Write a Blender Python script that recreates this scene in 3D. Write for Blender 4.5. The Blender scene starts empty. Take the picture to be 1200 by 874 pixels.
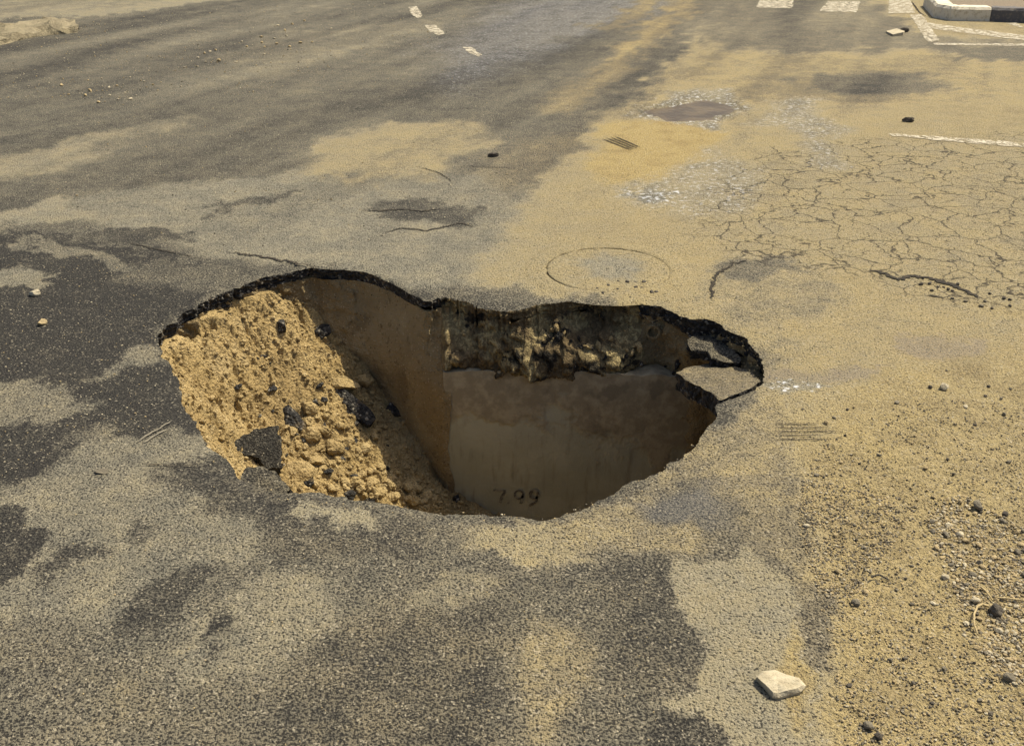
import bpy, bmesh, math, random
import numpy as np
from mathutils import Vector, Matrix

random.seed(7)
rng = np.random.default_rng(7)
sc = bpy.context.scene
C = sc.collection

# ------------------------------------------------------------------ camera, sky, sun, exposure
CAM_H = 1.65
PITCH = math.radians(26.6)
FPX = 1200.0                       # focal length in photo pixels (1200 px wide)
cam_d = bpy.data.cameras.new('camera')
cam = bpy.data.objects.new('camera', cam_d)
C.objects.link(cam)
cam.location = (0, 0, CAM_H)
cam.rotation_euler = (math.pi / 2 - PITCH, 0, 0)
cam_d.sensor_fit = 'HORIZONTAL'
cam_d.sensor_width = 36
cam_d.lens = 36 * FPX / 1200
cam_d.clip_start = 0.05
cam_d.clip_end = 2000
sc.camera = cam

SUN = Vector((0.52, 0.34, 1.0)).normalized()      # towards the sun
elev = math.asin(SUN.z)
azim = math.atan2(SUN.x, SUN.y)
world = bpy.data.worlds.new('World')
sc.world = world
world.use_nodes = True
wn = world.node_tree.nodes
wl = world.node_tree.links
sky = wn.new('ShaderNodeTexSky')
sky.sky_type = 'NISHITA'
sky.sun_disc = False
sky.sun_elevation = elev
sky.sun_rotation = azim
sky.air_density = 0.8
sky.dust_density = 4.0
sky.ozone_density = 0.6
wl.new(sky.outputs[0], wn['Background'].inputs[0])
wn['Background'].inputs[1].default_value = 0.12
sun_d = bpy.data.lights.new('sun', 'SUN')
sun_d.energy = 5.0
sun_d.angle = math.radians(0.5)
sun_d.color = (1.0, 0.90, 0.69)
sun = bpy.data.objects.new('sun', sun_d)
C.objects.link(sun)
sun.location = (8, 3, 12)
sun.rotation_euler = SUN.to_track_quat('Z', 'Y').to_euler()
sc.view_settings.view_transform = 'Standard'
sc.view_settings.look = 'None'
sc.view_settings.gamma = 1.0
sc.view_settings.exposure = 0.27
sc.view_settings.use_curve_mapping = False

# ------------------------------------------------------------------ helpers: photo pixel -> point in the place
FW = np.array([0, math.cos(PITCH), -math.sin(PITCH)])
UP = np.array([0, math.sin(PITCH), math.cos(PITCH)])
RT = np.array([1.0, 0, 0])
EYE = np.array([0, 0, CAM_H])


def ray(x, y):
    return FW + RT * ((x - 600) / FPX) + UP * ((437 - y) / FPX)


def G(x, y, z=0.0):
    """point of the horizontal plane at height z seen at photo pixel (x, y)"""
    d = ray(x, y)
    return EYE + d * ((z - CAM_H) / d[2])


def px_size(x, y):
    d = ray(x, y)
    return (-CAM_H / d[2]) / FPX


# ------------------------------------------------------------------ numpy noise
def _h(ix, iy, s):
    n = (ix.astype(np.int64) * 374761393 + iy.astype(np.int64) * 668265263 + s * 974634777) & 0x7fffffff
    n = ((n ^ (n >> 13)) * 1274126177) & 0x7fffffff
    return ((n ^ (n >> 16)) & 0xffff) / 65535.0


def vn(x, y, s=0):
    ix = np.floor(x); iy = np.floor(y)
    fx = x - ix; fy = y - iy
    fx = fx * fx * (3 - 2 * fx); fy = fy * fy * (3 - 2 * fy)
    a = _h(ix, iy, s); b = _h(ix + 1, iy, s); c = _h(ix, iy + 1, s); d = _h(ix + 1, iy + 1, s)
    return (a + (b - a) * fx) * (1 - fy) + (c + (d - c) * fx) * fy


def fbm(x, y, s=0, o=4, g=0.5):
    r = 0; a = 1.0; t = 0
    for k in range(o):
        r = r + a * (vn(x * 2 ** k + 17.3 * k, y * 2 ** k - 9.1 * k, s + k) - 0.5); t += a; a *= g
    return r / t * 2          # about -1..1


def worley(x, y, s=0):
    ix = np.floor(x); iy = np.floor(y)
    best = np.full(x.shape, 9.0); val = np.zeros(x.shape)
    for dx in (-1, 0, 1):
        for dy in (-1, 0, 1):
            cx = ix + dx; cy = iy + dy
            px = cx + _h(cx, cy, s); py = cy + _h(cx, cy, s + 5)
            d = (px - x) ** 2 + (py - y) ** 2
            m = d < best
            best = np.where(m, d, best); val = np.where(m, _h(cx, cy, s + 9), val)
    return np.sqrt(best), val


def sstep(a, b, x):
    t = np.clip((x - a) / (b - a), 0, 1)
    return t * t * (3 - 2 * t)


def poly_sdf(px, py, poly):
    """signed distance to a polygon, negative inside"""
    best = np.full(px.shape, 1e9); inside = np.zeros(px.shape, bool)
    n = len(poly)
    for i in range(n):
        ax, ay = poly[i]; bx, by = poly[(i + 1) % n]
        ex, ey = bx - ax, by - ay
        l2 = ex * ex + ey * ey + 1e-12
        t = np.clip(((px - ax) * ex + (py - ay) * ey) / l2, 0, 1)
        d = (px - ax - t * ex) ** 2 + (py - ay - t * ey) ** 2
        best = np.minimum(best, d)
        c = (ay > py) != (by > py)
        xin = (bx - ax) * (py - ay) / ((by - ay) if by != ay else 1e-12) + ax
        inside ^= c & (px < xin)
    d = np.sqrt(best)
    return np.where(inside, -d, d)


# ------------------------------------------------------------------ where dust, damp, dark and cracked zones of the road lie
# (outline, feather, {attribute: value}); outlines were read off the photograph and are laid out on the ground plane
ZONES = [
    # ---- far left carriageway
    ([(-900, 28), (-100, 30), (40, 22), (200, 10), (330, -6), (-900, -40)], 10, dict(lvl=.74, hue=.45)),
    ([(-300, 100), (60, 95), (190, 92), (150, 130), (80, 160), (-300, 190)], 30, dict(lvl=.32, hue=.2)),
    ([(-50, 190), (150, 150), (270, 130), (180, 168), (60, 210), (-50, 215)], 12, dict(lvl=.66, hue=.5)),
    ([(70, 205), (150, 165), (270, 125), (420, 75), (480, 45), (600, 50), (560, 110), (470, 140), (390, 170), (330, 195), (200, 215), (110, 225)], 22, dict(lvl=.34, hue=.3)),
    ([(230, 70), (330, 40), (560, 20), (420, 60), (300, 95)], 12, dict(lvl=.50, hue=.4)),
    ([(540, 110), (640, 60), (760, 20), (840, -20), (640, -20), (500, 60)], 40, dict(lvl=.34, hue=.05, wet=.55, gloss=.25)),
    ([(330, 205), (400, 165), (470, 145), (560, 140), (570, 165), (530, 200), (440, 215), (380, 215)], 26, dict(lvl=.86, hue=1.0)),
    # ---- pale dusty band behind the hole
    ([(40, 252), (110, 232), (200, 218), (330, 200), (420, 218), (600, 192), (650, 235), (600, 290), (560, 345), (500, 350), (440, 325), (370, 312), (290, 305), (180, 272)], 16, dict(lvl=.72, hue=.12)),
    ([(240, 245), (330, 228), (330, 240), (250, 255)], 6, dict(lvl=.35)),
    ([(110, 268), (180, 262), (240, 275), (170, 285), (100, 280)], 8, dict(lvl=.25)),
    ([(440, 232), (500, 228), (570, 240), (550, 260), (500, 258), (420, 248)], 8, dict(lvl=.30, hue=.1)),
    ([(0, 250), (60, 232), (110, 250), (40, 262), (0, 268)], 6, dict(lvl=.78, hue=.3)),
    # ---- dark damp asphalt left of the hole
    ([(-200, 270), (60, 276), (180, 292), (300, 318), (240, 345), (185, 390), (215, 470), (240, 522), (200, 498), (150, 515), (110, 505), (60, 540), (20, 560), (-200, 600)], 9, dict(lvl=.12, hue=.2, dark=1)),
    ([(10, 282), (60, 280), (130, 298), (180, 308), (140, 312), (60, 296)], 6, dict(lvl=.55, hue=.25)),
    ([(-60, 310), (30, 312), (68, 324), (50, 334), (-60, 336)], 6, dict(lvl=.66, hue=.2)),
    ([(-60, 445), (40, 440), (80, 455), (105, 482), (70, 500), (20, 498), (-60, 510)], 10, dict(lvl=.58, hue=.3)),
    ([(108, 450), (150, 425), (182, 412), (190, 418), (160, 432), (120, 455)], 7, dict(lvl=.55, hue=.2)),
    ([(190, 300), (300, 315), (260, 345), (230, 350), (170, 340), (140, 320)], 18, dict(lvl=.38, hue=.3, dark=.5)),
    # ---- grey dust, lower left
    ([(-100, 610), (0, 565), (60, 540), (130, 512), (230, 500), (262, 540), (330, 585), (330, 615), (290, 650), (240, 670), (150, 720), (60, 715), (-100, 740)], 13, dict(lvl=.62, hue=.22)),
    ([(-60, 590), (10, 588), (42, 640), (35, 665), (-60, 720)], 6, dict(lvl=.16, dark=.9)),
    ([(68, 640), (140, 630), (125, 645), (90, 655), (70, 682), (58, 672)], 7, dict(lvl=.22)),
    ([(150, 725), (165, 700), (210, 678), (275, 655), (270, 672), (235, 705), (215, 735), (160, 740)], 9, dict(lvl=.26)),
    ([(150, 600), (190, 598), (180, 622), (150, 620)], 8, dict(lvl=.32)),
    ([(175, 545), (250, 535), (345, 572), (440, 590), (520, 600), (500, 640), (380, 640), (330, 655), (300, 618), (250, 600)], 12, dict(lvl=.26, hue=.4)),
    ([(340, 578), (440, 590), (450, 604), (380, 604), (330, 594)], 7, dict(lvl=.80, hue=.4)),
    ([(200, 765), (240, 730), (300, 682), (330, 665), (375, 680), (400, 735), (370, 760), (330, 785), (260, 795)], 16, dict(lvl=.68, hue=.35)),
    ([(-100, 780), (100, 740), (220, 780), (330, 800), (340, 960), (-100, 960)], 40, dict(lvl=.44, hue=.5)),
    ([(330, 780), (430, 720), (520, 700), (580, 740), (600, 960), (260, 960)], 34, dict(lvl=.33, hue=.5, dark=.3)),
    # ---- bottom middle
    ([(520, 602), (650, 606), (740, 575), (830, 600), (850, 650), (760, 650), (640, 645), (540, 640)], 18, dict(lvl=.66, hue=.6)),
    ([(560, 605), (650, 606), (660, 640), (700, 660), (640, 670), (560, 640)], 14, dict(lvl=.80, hue=.6)),
    ([(470, 715), (510, 680), (545, 668), (585, 700), (560, 715)], 14, dict(lvl=.64, hue=.4)),
    ([(590, 770), (620, 735), (700, 745), (690, 800), (650, 850), (600, 820)], 22, dict(lvl=.66, hue=.65)),
    ([(700, 670), (800, 660), (860, 720), (840, 800), (780, 830), (720, 780)], 20, dict(lvl=.32, hue=.3)),
    ([(730, 585), (830, 560), (930, 575), (925, 600), (860, 625), (760, 610)], 16, dict(lvl=.40, hue=.0, wet=.6)),
    ([(290, 698), (283, 708), (292, 720), (279, 738), (263, 754), (266, 742), (277, 722), (279, 708)], 2, dict(lvl=.10, dark=.8)),
    # ---- everything sandy on the right
    ([(600, 262), (640, 205), (690, 150), (760, 90), (820, 40), (850, -10), (3000, -10), (3000, 900), (940, 610), (905, 560), (830, 535), (850, 495), (900, 432), (830, 371), (700, 345), (540, 345), (560, 305)], 26, dict(lvl=.90, hue=.7)),
    ([(850, -20), (1020, -20), (1080, 40), (1300, 50), (1300, 60), (1000, 62), (840, 60), (800, 30)], 20, dict(lvl=.52, hue=.35)),
    ([(840, 60), (1000, 66), (1300, 60), (1300, 130), (1100, 126), (900, 118), (800, 90)], 20, dict(lvl=.68, hue=.75)),
    ([(930, 98), (980, 90), (1080, 86), (1112, 92), (1110, 110), (1000, 112)], 10, dict(lvl=.42, hue=.35)),
    ([(1100, 54), (1300, 58), (1300, 72), (1120, 72)], 6, dict(lvl=.34, hue=.3)),
    ([(690, 190), (710, 150), (760, 140), (850, 150), (845, 185), (800, 215), (720, 212)], 14, dict(lvl=1.08, hue=1.25)),
    ([(600, 160), (680, 160), (640, 205), (590, 225), (560, 200)], 20, dict(lvl=.60, hue=.8)),
    ([(830, 200), (960, 165), (1250, 150), (1500, 360), (1200, 360), (1080, 345), (1000, 318), (870, 310), (800, 270)], 26, dict(crack=1.0, lvl=.88, hue=.62)),
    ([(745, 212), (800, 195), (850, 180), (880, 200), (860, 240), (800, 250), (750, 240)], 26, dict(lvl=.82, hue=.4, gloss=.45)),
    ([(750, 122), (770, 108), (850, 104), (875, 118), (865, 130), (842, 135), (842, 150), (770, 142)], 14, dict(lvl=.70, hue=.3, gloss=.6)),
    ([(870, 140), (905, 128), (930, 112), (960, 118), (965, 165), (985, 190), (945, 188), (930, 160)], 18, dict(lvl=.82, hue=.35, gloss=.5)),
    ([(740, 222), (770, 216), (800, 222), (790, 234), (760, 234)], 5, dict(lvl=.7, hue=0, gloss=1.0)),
    ([(835, 345), (836, 322), (860, 303), (930, 300), (960, 312), (1000, 345), (960, 390), (900, 400), (860, 372)], 12, dict(lvl=.74, hue=.55)),
    ([(855, 308), (930, 300), (955, 314), (900, 330), (850, 325)], 8, dict(lvl=.52, hue=.3)),
    ([(1070, 392), (1110, 388), (1160, 396), (1165, 412), (1110, 420), (1065, 408)], 10, dict(lvl=1.0, hue=.8, wet=.8)),
    ([(860, 434), (940, 432), (1060, 436), (1030, 446), (900, 448)], 8, dict(lvl=.95, hue=.7, wet=.9)),
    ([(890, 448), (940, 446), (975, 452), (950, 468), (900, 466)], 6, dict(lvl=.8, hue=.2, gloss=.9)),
    ([(925, 600), (960, 500), (1050, 440), (1400, 440), (1600, 1000), (985, 1000), (965, 874), (955, 740), (945, 660)], 16, dict(lvl=1.06, hue=.85)),
    ([(1120, 420), (1400, 420), (1400, 640), (1200, 640), (1100, 560)], 40, dict(lvl=1.1, hue=.8)),
    ([(800, 500), (900, 470), (940, 540), (935, 580), (860, 575), (800, 560), (740, 575)], 18, dict(lvl=.70, hue=.65)),
    ([(835, 575), (940, 560), (962, 640), (958, 730), (900, 645), (850, 625)], 30, dict(lvl=.64, hue=.6)),
    ([(630, 130), (715, 62), (795, -5), (832, -5), (745, 70), (672, 135)], 14, dict(lvl=.62, hue=1.0)),
    ([(690, 34), (755, -8), (785, -8), (720, 40)], 8, dict(lvl=.52, hue=.9)),
    # ---- pale patch bottom right, and what borders it
    ([(790, 655), (840, 660), (880, 645), (930, 680), (948, 720), (955, 800), (960, 960), (870, 960), (860, 866), (780, 840), (835, 800), (842, 765), (795, 720)], 8, dict(lvl=.86, hue=.28)),
    ([(952, 690), (985, 700), (992, 790), (975, 820), (955, 800), (950, 740)], 8, dict(lvl=.50, hue=.5)),
    ([(920, 780), (945, 740), (955, 790), (950, 850), (935, 830)], 8, dict(lvl=1.05, hue=.9)),
    ([(780, 850), (840, 850), (875, 866), (880, 960), (760, 960)], 8, dict(lvl=.25, dark=.3)),
    ([(1180, 860), (1260, 820), (1260, 960), (1150, 960)], 10, dict(lvl=.5, hue=.4)),
    # ---- surroundings of the manhole
    ([(590, 330), (640, 286), (700, 276), (800, 290), (820, 330), (760, 352), (640, 352)], 20, dict(lvl=.88, hue=.7)),
    ([(655, 312), (690, 301), (745, 304), (758, 316), (730, 328), (670, 328)], 16, dict(lvl=.80, hue=.12)),
]
ATTR = ('lvl', 'hue', 'dark', 'wet', 'gloss', 'crack')
DEFAULT = dict(lvl=.40, hue=.25, dark=0.15, wet=0, gloss=0, crack=0)


def ground_attrs(x, y):
    r = np.hypot(x, y - 1.0)
    w = 0.030 + 0.014 * np.minimum(r, 12)
    f1 = fbm(x * 2.6, y * 2.0, 3, 6, .72); f2 = fbm(x * 2.6 + 40, y * 2.0, 13, 6, .72)
    qx = x + f1 * w * 2.6; qy = y + f2 * w * 3.6
    A = {k: np.full(x.shape, float(DEFAULT[k])) for k in ATTR}
    A['lvl'] += 0.12 * fbm(x * .8, y * .8, 23, 4)
    st = fbm((x * .93 - y * .37) * 2.4, (x * .37 + y * .93) * .35, 29, 5, .6)      # streaks along the carriageway
    for poly, feather, vals in ZONES:
        cx = sum(p[0] for p in poly) / len(poly); cy = max(-60, sum(p[1] for p in poly) / len(poly))
        gp = [tuple(G(p[0], max(p[1], -60))[:2]) for p in poly]
        fm = max(0.012, feather * px_size(min(max(cx, 0), 1200), cy) * 1.0)
        xs = [p[0] for p in gp]; ys = [p[1] for p in gp]
        m = np.nonzero((qx > min(xs) - fm) & (qx < max(xs) + fm) & (qy > min(ys) - fm) & (qy < max(ys) + fm))[0]
        if len(m) == 0:
            continue
        d = poly_sdf(qx[m], qy[m], gp)
        t = sstep(fm, -fm, d)
        for k, v in vals.items():
            A[k][m] += (v - A[k][m]) * t
        for k in ('dark', 'wet', 'gloss'):
            if k not in vals and 'lvl' in vals:
                A[k][m] += (DEFAULT[k] - A[k][m]) * t
    A['hue'] *= .55 + .45 * sstep(-.9, .6, x - .12 * (y - 3))
    A['lvl'] += .34 * st * sstep(3.5, 7.0, y) + .06 * st
    return A


# ------------------------------------------------------------------ materials
class NT:
    def __init__(self, name):
        self.m = bpy.data.materials.new(name); self.m.use_nodes = True
        self.t = self.m.node_tree; self.n = self.t.nodes; self.n.clear()
        self.out = self.n.new('ShaderNodeOutputMaterial')
        self.b = self.n.new('ShaderNodeBsdfPrincipled')
        self.t.links.new(self.b.outputs[0], self.out.inputs[0])

    def set(self, node, i, v):
        if v is None: return
        s = node.inputs[i]
        if hasattr(v, 'is_linked'): self.t.links.new(v, s)
        else: s.default_value = v

    def pos(self):
        return self.n.new('ShaderNodeNewGeometry').outputs['Position']

    def obj(self):
        return self.n.new('ShaderNodeTexCoord').outputs['Object']

    def attr(self, name):
        a = self.n.new('ShaderNodeAttribute'); a.attribute_name = name
        return a.outputs['Fac']

    def noise(self, v, scale, detail=3, rough=.55, dist=0):
        n = self.n.new('ShaderNodeTexNoise'); self.set(n, 'Vector', v)
        self.set(n, 'Scale', scale); self.set(n, 'Detail', detail); self.set(n, 'Roughness', rough); self.set(n, 'Distortion', dist)
        return n.outputs[0]

    def noisec(self, v, scale, detail=3):
        n = self.n.new('ShaderNodeTexNoise'); self.set(n, 'Vector', v); self.set(n, 'Scale', scale); self.set(n, 'Detail', detail)
        return n.outputs[1]

    def vor(self, v, scale, feature='F1', rnd=1):
        n = self.n.new('ShaderNodeTexVoronoi'); n.feature = feature
        self.set(n, 'Vector', v); self.set(n, 'Scale', scale); self.set(n, 'Randomness', rnd)
        return n.outputs[0], (n.outputs[1] if len(n.outputs) > 1 else None)

    def math(self, op, a, b=None, c=None, clamp=False):
        n = self.n.new('ShaderNodeMath'); n.operation = op; n.use_clamp = clamp
        self.set(n, 0, a)
        if b is not None: self.set(n, 1, b)
        if c is not None: self.set(n, 2, c)
        return n.outputs[0]

    def mapr(self, v, a, b, c=0., d=1., smooth=True):
        n = self.n.new('ShaderNodeMapRange'); n.interpolation_type = 'SMOOTHSTEP' if smooth else 'LINEAR'
        self.set(n, 0, v); self.set(n, 1, a); self.set(n, 2, b); self.set(n, 3, c); self.set(n, 4, d)
        return n.outputs[0]

    def mix(self, f, a, b, mode='MIX'):
        n = self.n.new('ShaderNodeMix'); n.data_type = 'RGBA'; n.blend_type = mode
        self.set(n, 0, f)
        for i, v in ((6, a), (7, b)):
            if isinstance(v, tuple) and len(v) == 3: v = v + (1,)
            self.set(n, i, v)
        return n.outputs[2]

    def sep(self, c, ch=0):
        n = self.n.new('ShaderNodeSeparateColor'); self.set(n, 0, c); return n.outputs[ch]

    def xyz(self, v, i):
        n = self.n.new('ShaderNodeSeparateXYZ'); self.set(n, 0, v); return n.outputs[i]

    def vadd(self, a, b, s):
        m = self.n.new('ShaderNodeVectorMath'); m.operation = 'MULTIPLY_ADD'
        self.set(m, 0, b); m.inputs[1].default_value = (s, s, s); self.set(m, 2, a)
        return m.outputs[0]

    def vscale(self, a, s):
        m = self.n.new('ShaderNodeVectorMath'); m.operation = 'MULTIPLY'
        self.set(m, 0, a); m.inputs[1].default_value = s
        return m.outputs[0]

    def bump(self, h, dist, strength=1, normal=None):
        n = self.n.new('ShaderNodeBump'); self.set(n, 'Height', h); self.set(n, 'Distance', dist); self.set(n, 'Strength', strength)
        if normal is not None: self.set(n, 'Normal', normal)
        return n.outputs[0]

    def fin(self, col, rough=.9, normal=None, spec=.3):
        if isinstance(col, tuple): col = col + (1,)
        self.set(self.b, 'Base Color', col); self.set(self.b, 'Roughness', rough)
        self.set(self.b, 'Specular IOR Level', spec)
        if normal is not None: self.set(self.b, 'Normal', normal)
        return self.m


def ground_material():
    n = NT('dusty_asphalt')
    p = n.pos()
    lvl, hue, dark, wet, gloss, crk = [n.attr(k) for k in ATTR]
    d1, c1 = n.vor(p, 150)                       # aggregate
    n1 = n.noise(p, 140, 2, .62)
    n2 = n.noise(p, 30, 5, .72)
    n3 = n.noise(p, 5, 6, .68)
    L = n.math('MULTIPLY_ADD', n.math('SUBTRACT', n3, .5), .62, n.math('SUBTRACT', lvl, .04))
    L = n.math('MULTIPLY_ADD', n.math('SUBTRACT', n2, .5), .60, L)
    hv = n.math('MULTIPLY_ADD', n.math('SUBTRACT', n3, .5), .9, hue)
    hv = n.math('MULTIPLY_ADD', n.math('SUBTRACT', n2, .5), .4, hv)
    dust = n.mix(n.mapr(hv, 0, 1.2, smooth=False), (.255, .238, .178), (.420, .322, .132))
    film = n.mix(n.mapr(hv, 0, 1.2, smooth=False), (.150, .140, .106), (.210, .164, .088))
    # the tops of the stones: bare, filmed with dust, buried in dust
    bare = n.mix(n.sep(c1, 0), (.040, .0375, .031), (.098, .090, .069))
    bare = n.mix(n.math('MULTIPLY', dark, .55), bare, (.026, .0245, .021))
    top = n.mix(n.mapr(L, .05, .46), bare, film)
    top = n.mix(n.mapr(L, .40, .86), top, dust)
    top = n.mix(n.mapr(n.sep(c1, 1), .88, .95, 0, .8), top, n.mix(.5, top, (.46, .41, .30)))
    # dark gaps between them, closing as dust fills them
    gap = n.mix(.86, top, (.010, .009, .0075))
    open_ = n.mapr(n.math('SUBTRACT', n.math('MULTIPLY_ADD', d1, -.16, n.math('ADD', n1, .06)), n.mapr(L, .1, 1.1, .495, .318, smooth=False)), -.048, .048)
    col = n.mix(open_, gap, top)
    vv = n.noise(p, 85, 4, .75)
    buried = n.mapr(L, .75, 1.0)
    col = n.mix(n.math('MULTIPLY', buried, n.mapr(vv, .52, .38)), col, n.mix(.50, col, (.055, .042, .022)))
    col = n.mix(n.math('MULTIPLY', buried, n.mapr(n3, .54, .36, 0, .6)), col, n.mix(1.0, col, (.70, .65, .56), 'MULTIPLY'))
    # dark crumbs and pale grit lying on the dust
    d5, c5 = n.vor(p, 78)
    crumb = n.math('MULTIPLY', n.mapr(d5, .24, .14), n.mapr(n.sep(c5, 0), .80, .84))
    pale = n.math('MULTIPLY', n.mapr(d5, .20, .12), n.mapr(n.sep(c5, 1), .93, .95))
    col = n.mix(n.math('MULTIPLY', crumb, .75), col, (.045, .035, .023))
    col = n.mix(n.math('MULTIPLY', pale, .8), col, (.5, .44, .32))
    # crocodile cracking
    pw = n.vadd(n.vadd(p, n.noisec(p, 2.6, 4), .36), n.noisec(p, 22, 4), .040)
    e1, _ = n.vor(pw, 4.4, 'DISTANCE_TO_EDGE')
    e2, _ = n.vor(pw, 9.0, 'DISTANCE_TO_EDGE')
    k1 = n.math('MULTIPLY', n.mapr(e1, .027, .006), n.mapr(n2, .35, .47))
    k2 = n.math('MULTIPLY', n.mapr(e2, .044, .010), n.mapr(n3, .42, .50))
    k2 = n.math('MULTIPLY', k2, n.mapr(n2, .44, .56))
    kk = n.math('MULTIPLY', n.math('MAXIMUM', k1, k2), crk)
    col = n.mix(n.math('MULTIPLY', kk, .88), col, (.032, .025, .016))
    # damp
    wn_ = n.math('MULTIPLY', wet, n.mapr(n3, .3, .6, .5, 1.0))
    col = n.mix(wn_, col, n.mix(1.0, col, (.60, .55, .48), 'MULTIPLY'))
    glint = n.math('MULTIPLY', gloss, n.mapr(n2, .53, .62))
    col = n.mix(n.math('MULTIPLY', glint, .9), col, (.60, .62, .65))          # glints of sky and sun painted pale into the wet spots
    rough = n.math('SUBTRACT', n.math('SUBTRACT', .92, n.math('MULTIPLY', wn_, .58)), n.math('MULTIPLY', glint, .70))
    hgt = n.math('MULTIPLY_ADD', n1, 1.5, n.math('MULTIPLY', n2, .9))
    hgt = n.math('MULTIPLY_ADD', vv, n.mapr(lvl, .3, 1, .3, 1.2), hgt)
    nm = n.bump(hgt, .0095, n.mapr(glint, 0, 1, 1.0, .6))
    return n.fin(col, rough, nm, n.mapr(n.math('MAXIMUM', glint, wn_), 0, 1, .35, 1.0))


def cut_material():
    n = NT('broken_asphalt_edge')
    p = n.pos()
    d, c = n.vor(p, 95)
    col = n.mix(n.mapr(n.sep(c, 0), .35, 1), (.010, .0095, .009), (.045, .041, .034))
    col = n.mix(n.mapr(n.sep(c, 1), .88, .96), col, (.20, .18, .14))
    col = n.mix(n.mapr(n.noise(p, 14, 4), .56, .72), col, (.12, .088, .045))
    h = n.math('MULTIPLY_ADD', n.noise(p, 60, 4, .65), 1.0, n.math('MULTIPLY', d, -.8))
    return n.fin(col, .8, n.bump(h, .012), .4)


def slabtop_material(name, a, b, specks=.9):
    n = NT(name)
    p = n.pos()
    d, c = n.vor(p, 130)
    col = n.mix(n.mapr(n.noise(p, 22, 5, .65), .35, .7), a, b)
    col = n.mix(n.mapr(n.sep(c, 0), .55, 1), col, n.mix(.5, col, (.02, .018, .015)))
    col = n.mix(n.mapr(n.sep(c, 1), specks, specks + .06), col, (.34, .30, .22))
    h = n.math('MULTIPLY_ADD', n.noise(p, 120, 4, .65), 1.0, n.math('MULTIPLY', d, -.6))
    return n.fin(col, .9, n.bump(h, .006), .3)


def soil_material(name, light, mid, darkc, big=4.0):
    n = NT(name)
    p = n.pos()
    a = n.noise(p, big, 5, .6); b = n.noise(p, 34, 5, .68); e = n.noise(p, 150, 3, .6)
    col = n.mix(n.mapr(a, .36, .64), mid, light)
    col = n.mix(n.mapr(b, .54, .72), col, darkc)
    w_ = n.noise(n.vadd(p, (7., 3., 5.), 1.0), 3.4, 5, .65)
    col = n.mix(n.mapr(w_, .52, .64, 0, .75), col, n.mix(.5, mid + (1,), darkc))
    col = n.mix(n.mapr(w_, .44, .34, 0, .45), col, n.mix(.5, light + (1,), (.50, .41, .24)))
    d, c = n.vor(p, 95)
    col = n.mix(n.math('MULTIPLY', n.mapr(d, .35, .2), n.mapr(n.sep(c, 0), .72, .8)), col, n.mix(.45, col, (.62, .52, .34)))
    col = n.mix(n.math('MULTIPLY', n.mapr(d, .3, .2), n.mapr(n.sep(c, 1), .92, .95)), col, (.05, .036, .02))
    h = n.math('MULTIPLY_ADD', b, 1.6, n.math('MULTIPLY_ADD', e, .6, n.math('MULTIPLY', d, -.5)))
    return n.fin(col, .95, n.bump(h, .014), .15)


def rubble_material():
    n = NT('broken_road_base')
    p = n.pos()
    a = n.noise(p, 6.5, 4, .6); b = n.noise(p, 45, 4, .7); c = n.noise(n.vadd(p, (3., 1., 2.), 1.0), 9, 4, .65)
    col = n.mix(n.mapr(a, .42, .60), (.24, .175, .088), (.54, .43, .21))
    col = n.mix(n.mapr(b, .46, .62), n.mix(.6, col, (.06, .045, .025)), col)
    blk = n.mapr(c, .545, .60)
    col = n.mix(n.math('MULTIPLY', blk, .92), col, n.mix(n.mapr(b, .5, .7), (.018, .017, .015), (.07, .063, .05)))
    h = n.math('MULTIPLY_ADD', b, 1.5, n.noise(p, 150, 3))
    return n.fin(col, .93, n.bump(h, .016), .2)


def concrete_material():
    n = NT('dirt_stained_concrete')
    p = n.pos()
    x, z = n.xyz(p, 0), n.xyz(p, 2)
    a = n.noise(p, 5, 5, .6); b = n.noise(p, 22, 4, .65)
    col = n.mix(n.mapr(a, .35, .65), (.325, .31, .215), (.395, .375, .265))
    pv = n.vscale(p, (1, 1, .18))
    col = n.mix(n.mapr(n.noise(pv, 26, 4), .52, .75, 0, .5), col, (.13, .11, .07))
    # earth still sticking to the top of the wall and to its right half
    edge = n.math('MULTIPLY_ADD', n.math('SUBTRACT', n.noise(p, 4.2, 4, .6), .5), .75, z)
    edge = n.math('MULTIPLY_ADD', n.math('MAXIMUM', n.math('SUBTRACT', x, .2), 0), .33, edge)
    dirt = n.mapr(edge, -.56, -.47)
    dcol = n.mix(n.mapr(b, .4, .65), (.26, .215, .135), (.38, .32, .205))
    dcol = n.mix(n.mapr(n.noise(p, 9, 4), .56, .66), dcol, (.195, .160, .102))
    col = n.mix(n.math('MULTIPLY', dirt, .9), col, dcol)
    h = n.math('MULTIPLY_ADD', dirt, .8, n.math('MULTIPLY_ADD', b, .7, n.math('MULTIPLY', n.noise(p, 130, 3), .25)))
    return n.fin(col, .9, n.bump(h, .006), .25)


def stone_material(name, a, b):
    n = NT(name)
    p = n.pos()
    col = n.mix(n.mapr(n.noise(p, 45, 4), .35, .68), a, b)
    h = n.noise(p, 190, 4, .65)
    return n.fin(col, .88, n.bump(h, .004), .25)


def worn_line_material():
    n = NT('worn_white_line')
    p = n.pos()
    a = n.noise(p, 16, 6, .75); b = n.noise(p, 60, 4, .7)
    col = n.mix(n.mapr(a, .40, .62), (.50, .455, .35), (.34, .295, .205))
    keep_ = n.mapr(n.math('MULTIPLY_ADD', b, .8, a), 1.00, .84)
    n.set(n.b, 'Alpha', n.mapr(keep_, 0, 1, .12, .97))
    return n.fin(col, .85, n.bump(b, .003), .25)


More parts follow.
